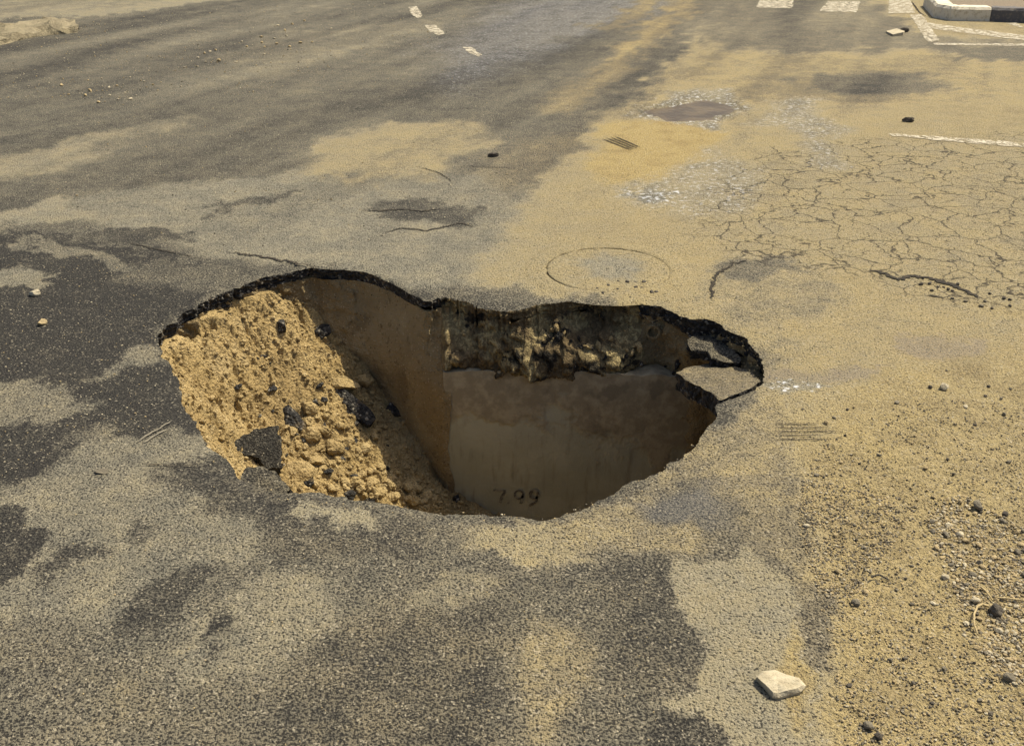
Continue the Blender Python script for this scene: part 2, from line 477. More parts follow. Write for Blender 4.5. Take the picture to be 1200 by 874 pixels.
def paint_material(name, c, worn, wear=.55):
    n = NT(name)
    p = n.pos()
    w = n.mapr(n.noise(p, 26, 6, .72), wear - .06, wear + .08)
    col = n.mix(w, c, worn)
    return n.fin(col, .8, n.bump(n.noise(p, 90, 3), .003), .3)


M = dict(
    ground=ground_material(), cut=cut_material(),
    soil=soil_material('yellow_subsoil', (.44, .330, .155), (.345, .252, .112), (.15, .104, .048)),
    brown=soil_material('brown_cut_soil', (.33, .255, .135), (.26, .195, .10), (.15, .11, .058), 3.0),
    fillsoil=rubble_material(),
    concrete=concrete_material(),
    slabdark=slabtop_material('dark_slab_top', (.035, .033, .029), (.062, .058, .048), .96),
    slabgrey=slabtop_material('grey_slab_top', (.12, .104, .072), (.19, .163, .11), .78),
    slabsand=slabtop_material('sandy_slab_top', (.32, .25, .13), (.22, .182, .105), .92),
    pale=stone_material('pale_limestone', (.48, .425, .30), (.36, .31, .21)),
    tan=stone_material('tan_stone', (.42, .33, .18), (.30, .235, .13)),
    grey=stone_material('grey_stone', (.20, .175, .125), (.13, .115, .085)),
    darks=stone_material('dark_stone', (.065, .057, .046), (.125, .108, .082)),
    white=worn_line_material(),
    mud=stone_material('wet_yellow_mud', (.37, .275, .125), (.32, .235, .105)),
    scuff=stone_material('chalk_scuff', (.24, .215, .16), (.15, .135, .10)),
    kerbwhite=paint_material('kerb_white_paint', (.66, .60, .46), (.48, .41, .28), .55),
    kerbblack=paint_material('kerb_black_paint', (.105, .10, .10), (.20, .175, .135), .55),
    straw=stone_material('straw', (.46, .37, .20), (.36, .28, .14)),
    mark=paint_material('black_number_paint', (.095, .086, .064), (.27, .25, .185), .50),
    crackm=stone_material('crack_bottom', (.022, .019, .014), (.05, .04, .026)),
)


def water_material():
    n = NT('muddy_water')
    p = n.pos()
    col = n.mix(n.mapr(n.noise(p, 6, 3), .4, .65), (.075, .054, .026), (.12, .088, .044))
    return n.fin(col, .30, n.bump(n.noise(p, 22, 3), .006), .12)


M['water'] = water_material()


# ------------------------------------------------------------------ mesh / object helpers
def mesh_from(name, v, f, smooth=False):
    me = bpy.data.meshes.new(name)
    v = np.asarray(v, np.float32); f = np.asarray(f, np.int32)
    k = f.shape[1]
    me.vertices.add(len(v)); me.vertices.foreach_set('co', v.ravel())
    me.loops.add(f.size); me.loops.foreach_set('vertex_index', f.ravel())
    me.polygons.add(len(f))
    me.polygons.foreach_set('loop_start', np.arange(0, f.size, k, dtype=np.int32))
    me.polygons.foreach_set('loop_total', np.full(len(f), k, np.int32))
    me.polygons.foreach_set('use_smooth', np.full(len(f), smooth))
    me.update(calc_edges=True)
    return me


def link(name, me, mat, parent=None, label=None, cat=None, group=None, kind=None, loc=None):
    o = bpy.data.objects.new(name, me)
    C.objects.link(o)
    if me is not None and mat is not None:
        for m in (mat if isinstance(mat, (list, tuple)) else [mat]):
            if len(me.materials) < (len(mat) if isinstance(mat, (list, tuple)) else 1):
                me.materials.append(m)
    if parent is not None: o.parent = parent
    if loc is not None: o.location = loc
    for k, v in (('label', label), ('category', cat), ('group', group), ('kind', kind)):
        if v: o[k] = v
    return o


def set_attrs(me, x, y, override=None):
    A = ground_attrs(np.asarray(x, float), np.asarray(y, float))
    if override: override(A)
    for k in ATTR:
        a = me.attributes.new(k, 'FLOAT', 'POINT')
        a.data.foreach_set('value', A[k].astype(np.float32))


# ------------------------------------------------------------------ outline of the hole (photo pixels -> ground)
RIM_PX = [(183, 396), (190, 385), (215, 366), (245, 347), (275, 336), (300, 325), (318, 321), (330, 320), (345, 314), (362, 311), (385, 312),
          (405, 314), (430, 318), (455, 326), (475, 338), (497, 350), (512, 348), (530, 347), (545, 352), (570, 360), (600, 361), (640, 353),
          (690, 350), (730, 352), (757, 356), (775, 358), (795, 366), (812, 373), (822, 371), (845, 378), (870, 393), (890, 413), (898, 433),
          (895, 446), (884, 455), (862, 463), (843, 471), (835, 490), (820, 511), (800, 531), (770, 551), (735, 567), (715, 577), (695, 589),
          (670, 597), (645, 604), (620, 602), (590, 600), (560, 599), (520, 600), (480, 592), (440, 588), (420, 583), (390, 578), (360, 573),
          (335, 576), (310, 571), (285, 560), (272, 545), (255, 526), (240, 516), (230, 497), (217, 481), (215, 465), (205, 440), (190, 415)]
RIM = np.array([G(*p)[:2] for p in RIM_PX])
HC = np.array([-0.20, 3.42])                      # centre of the hole
NT_ = 1700
ang = np.linspace(-math.pi, math.pi, NT_, endpoint=False)


def rim_radius(a):
    """distance from the centre to the rim polygon in direction a"""
    r = np.zeros(a.shape); c, s = np.cos(a), np.sin(a)
    n = len(RIM)
    for i in range(n):
        p = RIM[i] - HC; q = RIM[(i + 1) % n] - HC; e = q - p
        den = c * e[1] - s * e[0]
        den = np.where(np.abs(den) < 1e-9, 1e-9, den)
        t = (p[0] * e[1] - p[1] * e[0]) / den
        u = (p[0] * s - p[1] * c) / den
        ok = (u >= -1e-6) & (u <= 1 + 1e-6) & (t > 0)
        r = np.where(ok, np.maximum(r, t), r)
    return r


r_rim = rim_radius(ang)
k5 = np.array([1, 2, 3, 2, 1.0]); k5 /= k5.sum()
r_rim = sum(k5[j] * np.roll(r_rim, j - 2) for j in range(5))
cx_, sy_ = np.cos(ang), np.sin(ang)
rx, ry = HC[0] + cx_ * r_rim, HC[1] + sy_ * r_rim
aw = np.degrees(ang)
mid = sstep(30, 42, aw) * sstep(101.5, 97, aw)                  # far rim over the chamber
r_rim = r_rim + (0.016 + .010 * mid) * fbm(rx * 11, ry * 11, 51, 5, .6) + (0.006 + .008 * mid) * fbm(rx * 60, ry * 60, 57, 3)
# the asphalt broke off in straight, angular chips
kr = random.Random(99); kn = [-math.pi]
while kn[-1] < math.pi: kn.append(kn[-1] + kr.choice([.012, .02, .03, .05, .08]) * kr.uniform(.7, 1.3))
kn = np.array(kn[:-1]); kv = np.array([kr.choice([-1, -.4, 0, .5, 1]) * kr.uniform(.3, 1) for _ in kn])
r_rim = r_rim + (.008 + .011 * sstep(-.1, .3, sy_)) * np.interp(ang, kn, kv, period=2 * math.pi)
rx, ry = HC[0] + cx_ * r_rim, HC[1] + sy_ * r_rim

# ------------------------------------------------------------------ road sheet: one sheet from the rim of the hole to the horizon
dist = [0.0]
while dist[-1] < 400:
    dist.append(dist[-1] + max(0.0065, 0.0185 * dist[-1]))
dist = np.array(dist)
nR = len(dist)
gx = HC[0] + cx_[None, :] * (r_rim[None, :] + dist[:, None])
gy = HC[1] + sy_[None, :] * (r_rim[None, :] + dist[:, None])


def road_z(x, y):
    r = np.hypot(x, y - 1)
    z = 0.0045 * fbm(x * 1.3, y * 1.3, 61, 4)
    z = z + 0.0025 * fbm(x * 9, y * 9, 67, 3)
    return z * sstep(6.2, 4.2, r)


def gravel_mask(x, y):
    """how loose and lumpy the surface is (right-hand shoulder)"""
    p = [tuple(G(*q)[:2]) for q in [(960, 520), (1080, 470), (1260, 470), (1500, 960), (985, 960), (965, 800)]]
    m = np.zeros(x.shape)
    sel = (x > .4) & (x < 4.0) & (y < 4.0)
    if sel.any():
        m[sel] = sstep(.15, -.15, poly_sdf(x[sel], y[sel], p))
    return m


gz = road_z(gx, gy)
gm = gravel_mask(gx, gy)
gz += gm * (0.007 * fbm(gx * 16, gy * 16, 71, 4, .6) + 0.004 * fbm(gx * 55, gy * 55, 74, 2))
# the surface has broken down a little just around the rim
gz -= 0.012 * np.exp(-dist[:, None] / 0.05) * (0.6 + 0.6 * vn(gx * 12, gy * 12, 77))
# pothole that holds the puddle
pc = G(803, 131)
dd = np.hypot((gx - pc[0]) / .34, (gy - pc[1]) / .34)
gz -= 0.038 * sstep(1.25, .35, dd + .8 * fbm(gx * 6, gy * 6, 79, 5, .65))
pc2 = G(833, 122.5)
dd2 = np.hypot((gx - pc2[0]) / .24, (gy - pc2[1]) / .30)
gz -= 0.030 * sstep(1.25, .35, dd2 + .4 * fbm(gx * 6, gy * 6, 80, 3))
# seat of the manhole cover
mc = G(713, 316.5); MR = .285
dm = np.hypot(gx - mc[0], gy - mc[1])
gz = gz * sstep(.30, .55, dm)
gz -= 0.020 * sstep(MR + .085, MR + .05, dm)
V = np.stack([gx, gy, gz], -1).reshape(-1, 3)
i = np.arange(nR - 1)[:, None] * NT_; j = np.arange(NT_)[None, :]; j2 = (j + 1) % NT_
F = np.stack([i + j, i + NT_ + j, i + NT_ + j2, i + j2], -1).reshape(-1, 4)[:, ::-1]
me = mesh_from('road', V, F, True)


def under_cover(A):
    m = dm.ravel() < MR + .05
    A['lvl'][m] = .1; A['dark'][m] = 1  # groove floor painted dark, standing in for the shade down there


set_attrs(me, V[:, 0], V[:, 1], under_cover)
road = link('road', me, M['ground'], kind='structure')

# broken edge of the asphalt layer
rows = 9
ez = np.linspace(0, 1, rows)
thick = 0.056 + 0.024 * fbm(rx * 5, ry * 5, 81, 4) + .018 * np.interp(ang, kn + .01, np.roll(kv, 7), period=2 * math.pi) + .02 * sstep(-20, 5, aw) * sstep(40, 25, aw)
far = sstep(-.2, .35, sy_)                        # 1 on the far side of the hole
ev = []
for q in range(rows):
    zz = gz[0] - thick * ez[q]
    off = 0.014 * fbm(rx * 40 + q * 3.1, ry * 40 + q * 1.7, 83, 3) * (1 if q else 0) + .012 * ez[q] + (0.03 * ez[q] * (1 - far))
    ev.append(np.stack([HC[0] + cx_ * (r_rim + off), HC[1] + sy_ * (r_rim + off), zz], -1))
ev.append(np.stack([HC[0] + cx_ * (r_rim + .25), HC[1] + sy_ * (r_rim + .25), gz[0] - thick - .004], -1))
ev = np.array(ev)
i = np.arange(rows)[:, None] * NT_
F = np.stack([i + j, i + j2, i + NT_ + j2, i + NT_ + j], -1).reshape(-1, 4)[:, ::-1]
em = mesh_from('asphalt_edge', ev.reshape(-1, 3), F, False)
em.materials.append(M['cut']); em.materials.append(M['fillsoil'])
crumbly = (mid + .6 * fbm(rx * 9, ry * 9, 85, 3) > .62)
em.polygons.foreach_set('material_index', np.broadcast_to(crumbly[None, :], (rows, NT_)).ravel().astype(np.int32))
link('asphalt_edge', em, None, parent=road)

# ------------------------------------------------------------------ soil inside the hole
WALL_Y = 3.85                                     # outer face of the buried concrete chamber
WALL_X = -0.29


def inner_dist(x, y):
    """distance inwards from the rim along the spoke"""
    a = np.arctan2(y - HC[1], x - HC[0])
    rr = np.interp(a, ang, r_rim, period=2 * math.pi)
    return rr - np.hypot(x - HC[0], y - HC[1]), a


def soil_z(x, y, detail=True):
    d, a = inner_dist(x, y)
    plane = -.832 - .75 * (x + .366) + .34 * (y - 3.682)
    # bank right under the left and near-left rim
    dg = np.mod(np.degrees(a), 360)
    act = sstep(150, 166, dg) * sstep(262, 240, dg)
    bank = -0.085 - (1.15 + 5.0 * sstep(222, 255, dg)) * np.maximum(d - .01, 0) - 3 * (1 - act)
    s = .06
    z = np.maximum(plane, bank) + s * np.exp(-np.abs(plane - bank) / s) * .5
    z = np.maximum(z, -1.25)
    if detail:
        z = z + 0.060 * fbm(x * 4.5, y * 4.5, 91, 4, .55)
        w1, c1 = worley(x * 14, y * 14, 93); w2, c2 = worley(x * 34, y * 34, 95); w3, c3 = worley(x * 75, y * 75, 97)
        z = z + .045 * (c1 > .72) * np.maximum(0, .5 - w1) + .034 * (c2 > .45) * np.maximum(0, .6 - w2) + .016 * np.maximum(0, .6 - w3)
        z = z + .016 * fbm(x * 26, y * 26, 99, 5, .65)
        z = z - .028 * sstep(.22, .6, fbm(x * 8 + y * 4, y * 8, 108, 5, .6))
        # hollows where lumps dropped out below the left rim
        for hx, hy, hr, hd, hz in ((212, 398, .055, .16, -.13), (224, 408, .05, .14, -.17), (262, 384, .040, .12, -.17), (250, 420, .035, .10, -.25), (285, 396, .025, .08, -.24), (300, 372, .025, .06, -.15), (340, 450, .03, .05, -.45), (280, 470, .03, .05, -.38)):
            g = G(hx, hy, hz)
            z = z - hd * np.exp(-((x - g[0]) ** 2 + (y - g[1]) ** 2) / hr ** 2)
    return np.minimum(z, -0.07 - .1 * np.clip(d, 0, .2))


def hit(px, py):
    """where the view through photo pixel meets the soil slope"""
    d = ray(px, py)
    t = np.linspace(2.0, 6.0, 2000)
    P = EYE[None] + d[None] * t[:, None]
    z = soil_z(P[:, 0], P[:, 1])
    dd_, _ = inner_dist(P[:, 0], P[:, 1])
    k = np.nonzero((P[:, 2] < z) & (dd_ > 0))[0]
    return P[k[0]] if len(k) else P[-1]


res = .0060
xs = np.arange(-1.62, .75, res); ys = np.arange(2.2, 4.62, res)
SX, SY = np.meshgrid(xs, ys)
d_in, _ = inner_dist(SX, SY)
SZ = soil_z(SX, SY)
keep = d_in > -.10
idx = np.arange(SX.size).reshape(SX.shape)
q = np.stack([idx[:-1, :-1], idx[:-1, 1:], idx[1:, 1:], idx[1:, :-1]], -1).reshape(-1, 4)
kq = (keep[:-1, :-1] & keep[1:, 1:] & keep[:-1, 1:] & keep[1:, :-1]).ravel()
q = q[kq]
used = np.unique(q); remap = np.zeros(SX.size, int); remap[used] = np.arange(len(used))
Vs = np.stack([SX, SY, SZ], -1).reshape(-1, 3)[used]
link('soil_slope', mesh_from('soil_slope', Vs, remap[q], False), M['soil'], kind='structure')

# wall of the cavity under the asphalt, all the way round
rowz = np.concatenate([np.linspace(-.055, -.34, 34), np.linspace(-.36, -1.6, 40)])
cv = []
rightm = sstep(-19, -9, aw) * (sstep(12, 4, aw) + .45 * sstep(4, 12, aw) * sstep(27, 20, aw))               # shelf under the broken slabs
for zq in rowz:
    o = .018 * np.ones(NT_)
    o = o + (1 - far) * .10 * sstep(-.06, -.2, zq)             # undercut on the near side
    o = o - rightm * (.13 * sstep(-.105, -.15, zq) - .27 * sstep(-.17, -.25, zq))
    bx, by = rx, ry
    n_ = .032 * fbm(bx * 6 + zq * 2, by * 6 + zq * 6, 101, 4, .55) + .026 * fbm(bx * 22 + zq * 9, by * 22 + zq * 24, 103, 4, .65)
    lum, lc = worley((bx + by * .3) * 20, zq * 20 + np.zeros(NT_), 105)
    n_ = n_ - mid * .055 * np.maximum(0, .6 - lum) * (lc > .45) - mid * .03 * fbm(bx * 13, by * 0 + zq * 13, 109, 4, .65)
    lum2, lc2 = worley((bx + by * .3) * 55, zq * 55 + np.zeros(NT_), 107)
    n_ = n_ - (.3 + mid) * .010 * np.maximum(0, .6 - lum2)
    rr = r_rim + o + n_
    X_, Y_ = HC[0] + cx_ * rr, HC[1] + sy_ * rr
    zt = -.285 - .055 * fbm(rx * 9, ry * 0 + 2, 149, 5, .65)
    pull = mid * (ry - (WALL_Y - .014)) * sstep(-.06, -.25, zq) * (1 - sstep(0, .03, zt - zq))
    cv.append(np.stack([X_, Y_ - pull, np.full(NT_, zq)], -1))
cv = np.array(cv)
i = np.arange(len(rowz) - 1)[:, None] * NT_
F = np.stack([i + j, i + j2, i + NT_ + j2, i + NT_ + j], -1)[:, :, ::-1]
fm_ = np.broadcast_to((mid > .5)[None, :], F.shape[:2]).copy()
fm_[rowz[:-1] < -.36] = False
cm = mesh_from('cavity_wall', cv.reshape(-1, 3), F.reshape(-1, 4), True)
cm.materials.append(M['brown']); cm.materials.append(M['fillsoil'])
cm.polygons.foreach_set('material_index', fm_.ravel().astype(np.int32))
link('cavity_wall', cm, None, kind='structure')
# face of cut brown soil that runs from the chamber's corner back to the far left rim
a_ = np.radians(np.linspace(96.5, 139, 190)); tt = np.linspace(0, 1, 190)
rt = np.interp(a_, ang, r_rim, period=2 * math.pi) + .006
tx, ty = HC[0] + np.cos(a_) * rt, HC[1] + np.sin(a_) * rt
bxx, byy = np.interp(tt, [0, .05, .5, 1], [WALL_X + .012, WALL_X - .012, -.66, -1.12]), np.interp(tt, [0, .05, .5, 1], [WALL_Y - .004, WALL_Y - .002, 4.20, 4.40])
fz = np.concatenate([np.linspace(-.058, -.5, 70), np.linspace(-.51, -1.29, 60)])
fv = []
for zq in fz:
    k_ = sstep(-.04, -.40, zq)
    X_ = tx + (bxx - tx) * k_; Y_ = ty + (byy - ty) * k_
    nn_ = .020 * fbm(X_ * 7 + zq * 3, zq * 7, 141, 5, .6) + .010 * fbm(X_ * 34, zq * 34, 143, 3)
    w_, c_ = worley(X_ * 26, zq * 26 + Y_ * 0, 145)
    nn_ = nn_ + .022 * np.maximum(0, .55 - w_) * (c_ > .6)
    X_ = X_ + (.012 + .030 * float(fbm(np.array([zq * 6.0]), np.array([3.3]), 147, 5, .65)[0])) * sstep(.12, 0, tt) * k_
    nn_ = nn_ * sstep(0, .10, tt) * (.35 + .65 * sstep(-1.0, -.3, zq))
    fv.append(np.stack([X_ + nn_ * .55, Y_ - nn_ * .8, np.full(190, zq)], -1))
ii = np.arange(len(fz) - 1)[:, None] * 190; jj = np.arange(189)[None]
link('soil_face', mesh_from('soil_face', np.array(fv).reshape(-1, 3), np.stack([ii + jj, ii + jj + 1, ii + 190 + jj + 1, ii + 190 + jj], -1).reshape(-1, 4), False), M['brown'], kind='structure')
# floor of the cavity
fl = mesh_from('cavity_floor', [(-1.8, 2.0, -1.3), (1.3, 2.0, -1.3), (1.3, 4.6, -1.3), (-1.8, 4.6, -1.3)], [(0, 1, 2, 3)])
link('cavity_floor', fl, M['brown'], kind='structure')


# ------------------------------------------------------------------ buried concrete chamber under the manhole
def box_mesh(name, lo, hi, bev=.006):
    bm = bmesh.new()
    bmesh.ops.create_cube(bm, size=1)
    for v in bm.verts:
        v.co = Vector([lo[k] + (v.co[k] + .5) * (hi[k] - lo[k]) for k in range(3)])
    if bev: bmesh.ops.bevel(bm, geom=bm.edges[:], offset=bev, segments=2, affect='EDGES')
    me = bpy.data.meshes.new(name); bm.to_mesh(me); bm.free()
    return me


ch = link('concrete_chamber', None, None, label='dirt-stained concrete chamber wall exposed at the back of the collapsed pit', cat='concrete wall')
SEAM = .185


def wall_panel(x0, x1, y, tilt, z0, z1, s):
    """face of the chamber: a thick plate with a slightly uneven front"""
    nx, nz = int((x1 - x0) / .015), int((z1 - z0) / .015)
    X, Z = np.meshgrid(np.linspace(x0, x1, nx), np.linspace(z0, z1, nz))
    Y = y + (X - x0) * tilt + .004 * fbm(X * 5, Z * 5, s, 3) + .004 * sstep(z1 - .06, z1, Z) * fbm(X * 25, Z * 25, s + 2, 3)
    top = np.stack([X, Y, Z + .02 * fbm(X * 8, Z * 0 + 1, s + 4, 3) * (Z > z1 - .02)], -1).reshape(-1, 3)
    back = top.copy(); back[:, 1] = y + .14
    ix = np.arange(nx * nz).reshape(nz, nx)
    f = np.stack([ix[:-1, :-1], ix[:-1, 1:], ix[1:, 1:], ix[1:, :-1]], -1).reshape(-1, 4)
    n0 = nx * nz
    border = np.concatenate([ix[0, :], ix[1:, -1], ix[-1, -2::-1], ix[-2:0:-1, 0]])
    b2 = np.roll(border, -1)
    side = np.stack([border, border + n0, b2 + n0, b2], -1)
    return mesh_from('wall_panel', np.concatenate([top, back]), np.concatenate([f, f[:, ::-1] + n0, side]), False)


link('wall_panel', wall_panel(WALL_X, SEAM, WALL_Y, 0, -1.28, -.275, 201), M['concrete'], parent=ch)
link('wall_panel', wall_panel(SEAM, 1.12, WALL_Y, -.03, -1.28, -.28, 207), M['concrete'], parent=ch)
link('side_wall', box_mesh('side_wall', (WALL_X + .004, WALL_Y + .145, -1.28), (WALL_X + .14, 4.9, -.30)), M['concrete'], parent=ch)
link('roof_slab', box_mesh('roof_slab', (WALL_X + .14, WALL_Y + .30, -.295), (1.10, 4.9, -.16)), M['concrete'], parent=ch)


# number brushed on the wall
def stroke(pts, w):
    """brush stroke on the chamber wall; pts in photo pixels"""
    P = []
    for (x, y) in pts:
        d = ray(x, y); t = (WALL_Y - .006) / d[1]; P.append(EYE + d * t)
    P = np.array(P)
    # resample
    seg = np.r_[0, np.cumsum(np.linalg.norm(np.diff(P, axis=0), axis=1))]
    u = np.linspace(0, seg[-1], max(4, int(seg[-1] / .004)))
    P = np.stack([np.interp(u, seg, P[:, k]) for k in range(3)], -1)
    T = np.gradient(P, axis=0); T /= np.linalg.norm(T, axis=1)[:, None] + 1e-9
    N = np.stack([-T[:, 2], T[:, 1] * 0, T[:, 0]], -1)
    ww = w * (.8 + .5 * np.array([random.random() for _ in u]))[:, None]
    a, b = P + N * ww, P - N * ww
    vs = np.empty((2 * len(P), 3)); vs[0::2] = a; vs[1::2] = b
    k = np.arange(len(P) - 1) * 2
    return vs, np.stack([k, k + 2, k + 3, k + 1], -1)


def joined(list_):
    V_, F_, n0 = [], [], 0
    for v, f in list_:
        V_.append(v); F_.append(f + n0); n0 += len(v)
    return np.concatenate(V_), np.concatenate(F_)


def oval(cx, cy, a, b, a0=0, a1=360):
    return [(cx + a * math.cos(math.radians(t)), cy + b * math.sin(math.radians(t))) for t in np.linspace(a0, a1, 22)]


for nm_, parts in (
    ('painted_digit', [stroke([(578, 574.5), (586, 575), (592.5, 575)], .0055), stroke([(592, 576), (588, 582), (586, 589)], .006)]),
    ('painted_dot', [stroke([(595, 588.5), (597, 589)], .0055)]),
    ('painted_digit', [stroke(oval(608, 579.5, 5.0, 4.8), .0040), stroke([(612.5, 580), (612, 586), (610, 590)], .005)]),
    ('painted_digit', [stroke(oval(626, 579.5, 4.6, 4.6), .0062), stroke([(629.5, 581), (628, 588), (620, 592.5)], .0055)])):
    v, f = joined(parts)
    m_ = link(nm_, mesh_from(nm_, v, f), M['mark'], parent=ch)


# ------------------------------------------------------------------ manhole cover and the frame around it
def ring_patch(name, radii, zs, nseg=220, jit=None):
    a = np.linspace(0, 2 * math.pi, nseg, endpoint=False)
    v = []
    for r, z in zip(radii, zs):
        rr = r + (jit(a, r) if jit else 0)
        x = mc[0] + np.cos(a) * rr; y = mc[1] + np.sin(a) * rr
        v.append(np.stack([x, y, z + 0 * a if np.isscalar(z) else z(x, y)], -1))
    v = np.array(v); nr = len(v)
    i = np.arange(nr - 1)[:, None] * nseg; jj = np.arange(nseg)[None]; k = (jj + 1) % nseg
    f = np.stack([i + jj, i + k, i + nseg + k, i + nseg + jj], -1).reshape(-1, 4)
    return v.reshape(-1, 3), f


cov = link('manhole_cover', None, None, loc=(0, 0, 0), label='round manhole cover almost buried under sandy dust behind the pit', cat='manhole cover')
lumps = lambda x, y: .004 + .0012 * fbm(x * 14, y * 14, 111, 3)
rad = [0.004, .03, .06, .09, .12, .15, .18, .21, .24, .262, .272]
v, f = ring_patch('cover_disc', rad + [.276, .276], [lumps] * len(rad) + [lambda x, y: lumps(x, y) - .003, -.019])
v = np.concatenate([v, [[mc[0], mc[1], .0042]]]); n0 = 220
me = mesh_from('cover_disc', v, f[:, ::-1], True)
set_attrs(me, v[:, 0], v[:, 1])
link('cover_disc', me, M['ground'], parent=cov)
# inner edge of the frame: open groove on the left and behind, packed with sand on the right front


def gap(a, r):
    openness = sstep(-.75, .25, np.cos(a - math.radians(140))) * (.35 + .65 * sstep(.3, .6, vn(a * 6, a * 0, 113)))
    near = np.clip((.36 - r) / (.36 - .282), 0, 1)
    return near * (.0125 * openness - .0105)


v, f = ring_patch('cover_frame', [.282, .282, .284, .30, .32, .34, .37, .40], [-.019, .001, .0045, .005, .0048, .004, .002, -.006], jit=gap)
me = mesh_from('cover_frame', v, f[:, ::-1], True)
set_attrs(me, v[:, 0], v[:, 1])
link('cover_frame', me, M['ground'], parent=cov)


# ------------------------------------------------------------------ stones
def rock_mesh(name, seed, sub=2, sx=1, sy=1, sz=.7, cuts=5, rough=.14):
    """angular stone of unit size whose base sits at z = 0"""
    r = random.Random(seed)
    bm = bmesh.new()
    bmesh.ops.create_icosphere(bm, subdivisions=sub, radius=.5)
    planes = []
    for _ in range(cuts):
        n = Vector((r.gauss(0, 1), r.gauss(0, 1), r.gauss(0, 1))).normalized()
        planes.append((n, r.uniform(.26, .42)))
    for v in bm.verts:
        p = v.co.copy()
        for n, d in planes:
            k = p.dot(n) - d
            if k > 0: p -= n * k
        p *= 1 + r.uniform(-rough, rough) * .5
        v.co = Vector((p.x * sx, p.y * sy, p.z * sz))
    zmin = min(v.co.z for v in bm.verts)
    for v in bm.verts: v.co.z -= zmin * .72          # a little sunk into the dust
    me = bpy.data.meshes.new(name); bm.to_mesh(me); bm.free()
    return me


def ground_z(x, y):
    x = np.array([x]); y = np.array([y])
    return float((road_z(x, y) + gravel_mask(x, y) * (0.007 * fbm(x * 16, y * 16, 71, 4, .6)))[0])


TEMPL = {}
for mk in ('pale', 'tan', 'grey', 'darks'):
    TEMPL[mk] = []
    for s in range(6):
        me = rock_mesh('pebble', 300 + s * 7 + len(mk), 2, 1, random.uniform(.62, .95), random.uniform(.5, .8), 5)
        me.materials.append(M[mk]); TEMPL[mk].append(me)


def stone(px, py, size_px, mk, label, group=None, name='stone', cat='stone', rz=None, me=None, sz=1):
    g = G(px, py)
    s = size_px * px_size(px, py)
    o = link(name, me or random.choice(TEMPL[mk]), None, label=label, cat=cat, group=group)
    o.location = (g[0], g[1], ground_z(g[0], g[1]))
    o.scale = (s, s, s * sz)
    o.rotation_euler = (0, 0, random.uniform(0, 6.28) if rz is None else rz)
    return o


# the pale wedge-shaped stone in the foreground
def wedge_stone():
    out = [(885, 796), (893, 789), (908, 787), (922, 793), (936, 797), (944, 806), (938, 813), (925, 816), (912, 820), (905, 819), (896, 808)]
    top = [(888, 794), (895, 788), (908, 786), (922, 791), (935, 796), (941, 803), (934, 806), (922, 809), (912, 812), (906, 811), (897, 802)]
    V_, n = [], len(out)
    base = [G(*p) for p in out]
    c = np.mean(base, axis=0)
    for p in base: V_.append([c[0] + (p[0] - c[0]) * .93, c[1] + (p[1] - c[1]) * .93, -.003])
    for p in base: V_.append([p[0], p[1], .007])
    for k, p in enumerate(top):
        g = G(*p, .016 + .003 * math.sin(k * 2.1)); V_.append(list(g))
    inner = [G(905, 800, .022), G(915, 803, .021), G(925, 802, .019), G(900, 794, .019)]
    bm = bmesh.new()
    vs = [bm.verts.new(v) for v in V_]
    for r in (0, 1):
        for k in range(n):
            a, b = r * n + k, r * n + (k + 1) % n
            bm.faces.new([vs[a], vs[b], vs[b + n], vs[a + n]])
    ci = bm.verts.new(np.mean(inner, axis=0))
    for k in range(n):
        bm.faces.new([vs[2 * n + k], vs[2 * n + (k + 1) % n], ci])
    bm.faces.new(vs[:n][::-1])
    bmesh.ops.recalc_face_normals(bm, faces=bm.faces[:])
    bmesh.ops.subdivide_edges(bm, edges=bm.edges[:], cuts=2, use_grid_fill=True, fractal=.25, seed=3)
    bmesh.ops.triangulate(bm, faces=bm.faces[:])
    me = bpy.data.meshes.new('stone'); bm.to_mesh(me); bm.free()
    o = link('stone', me, M['pale'], label='large pale wedge-shaped limestone lying on the light dusty patch', cat='stone')
    return o


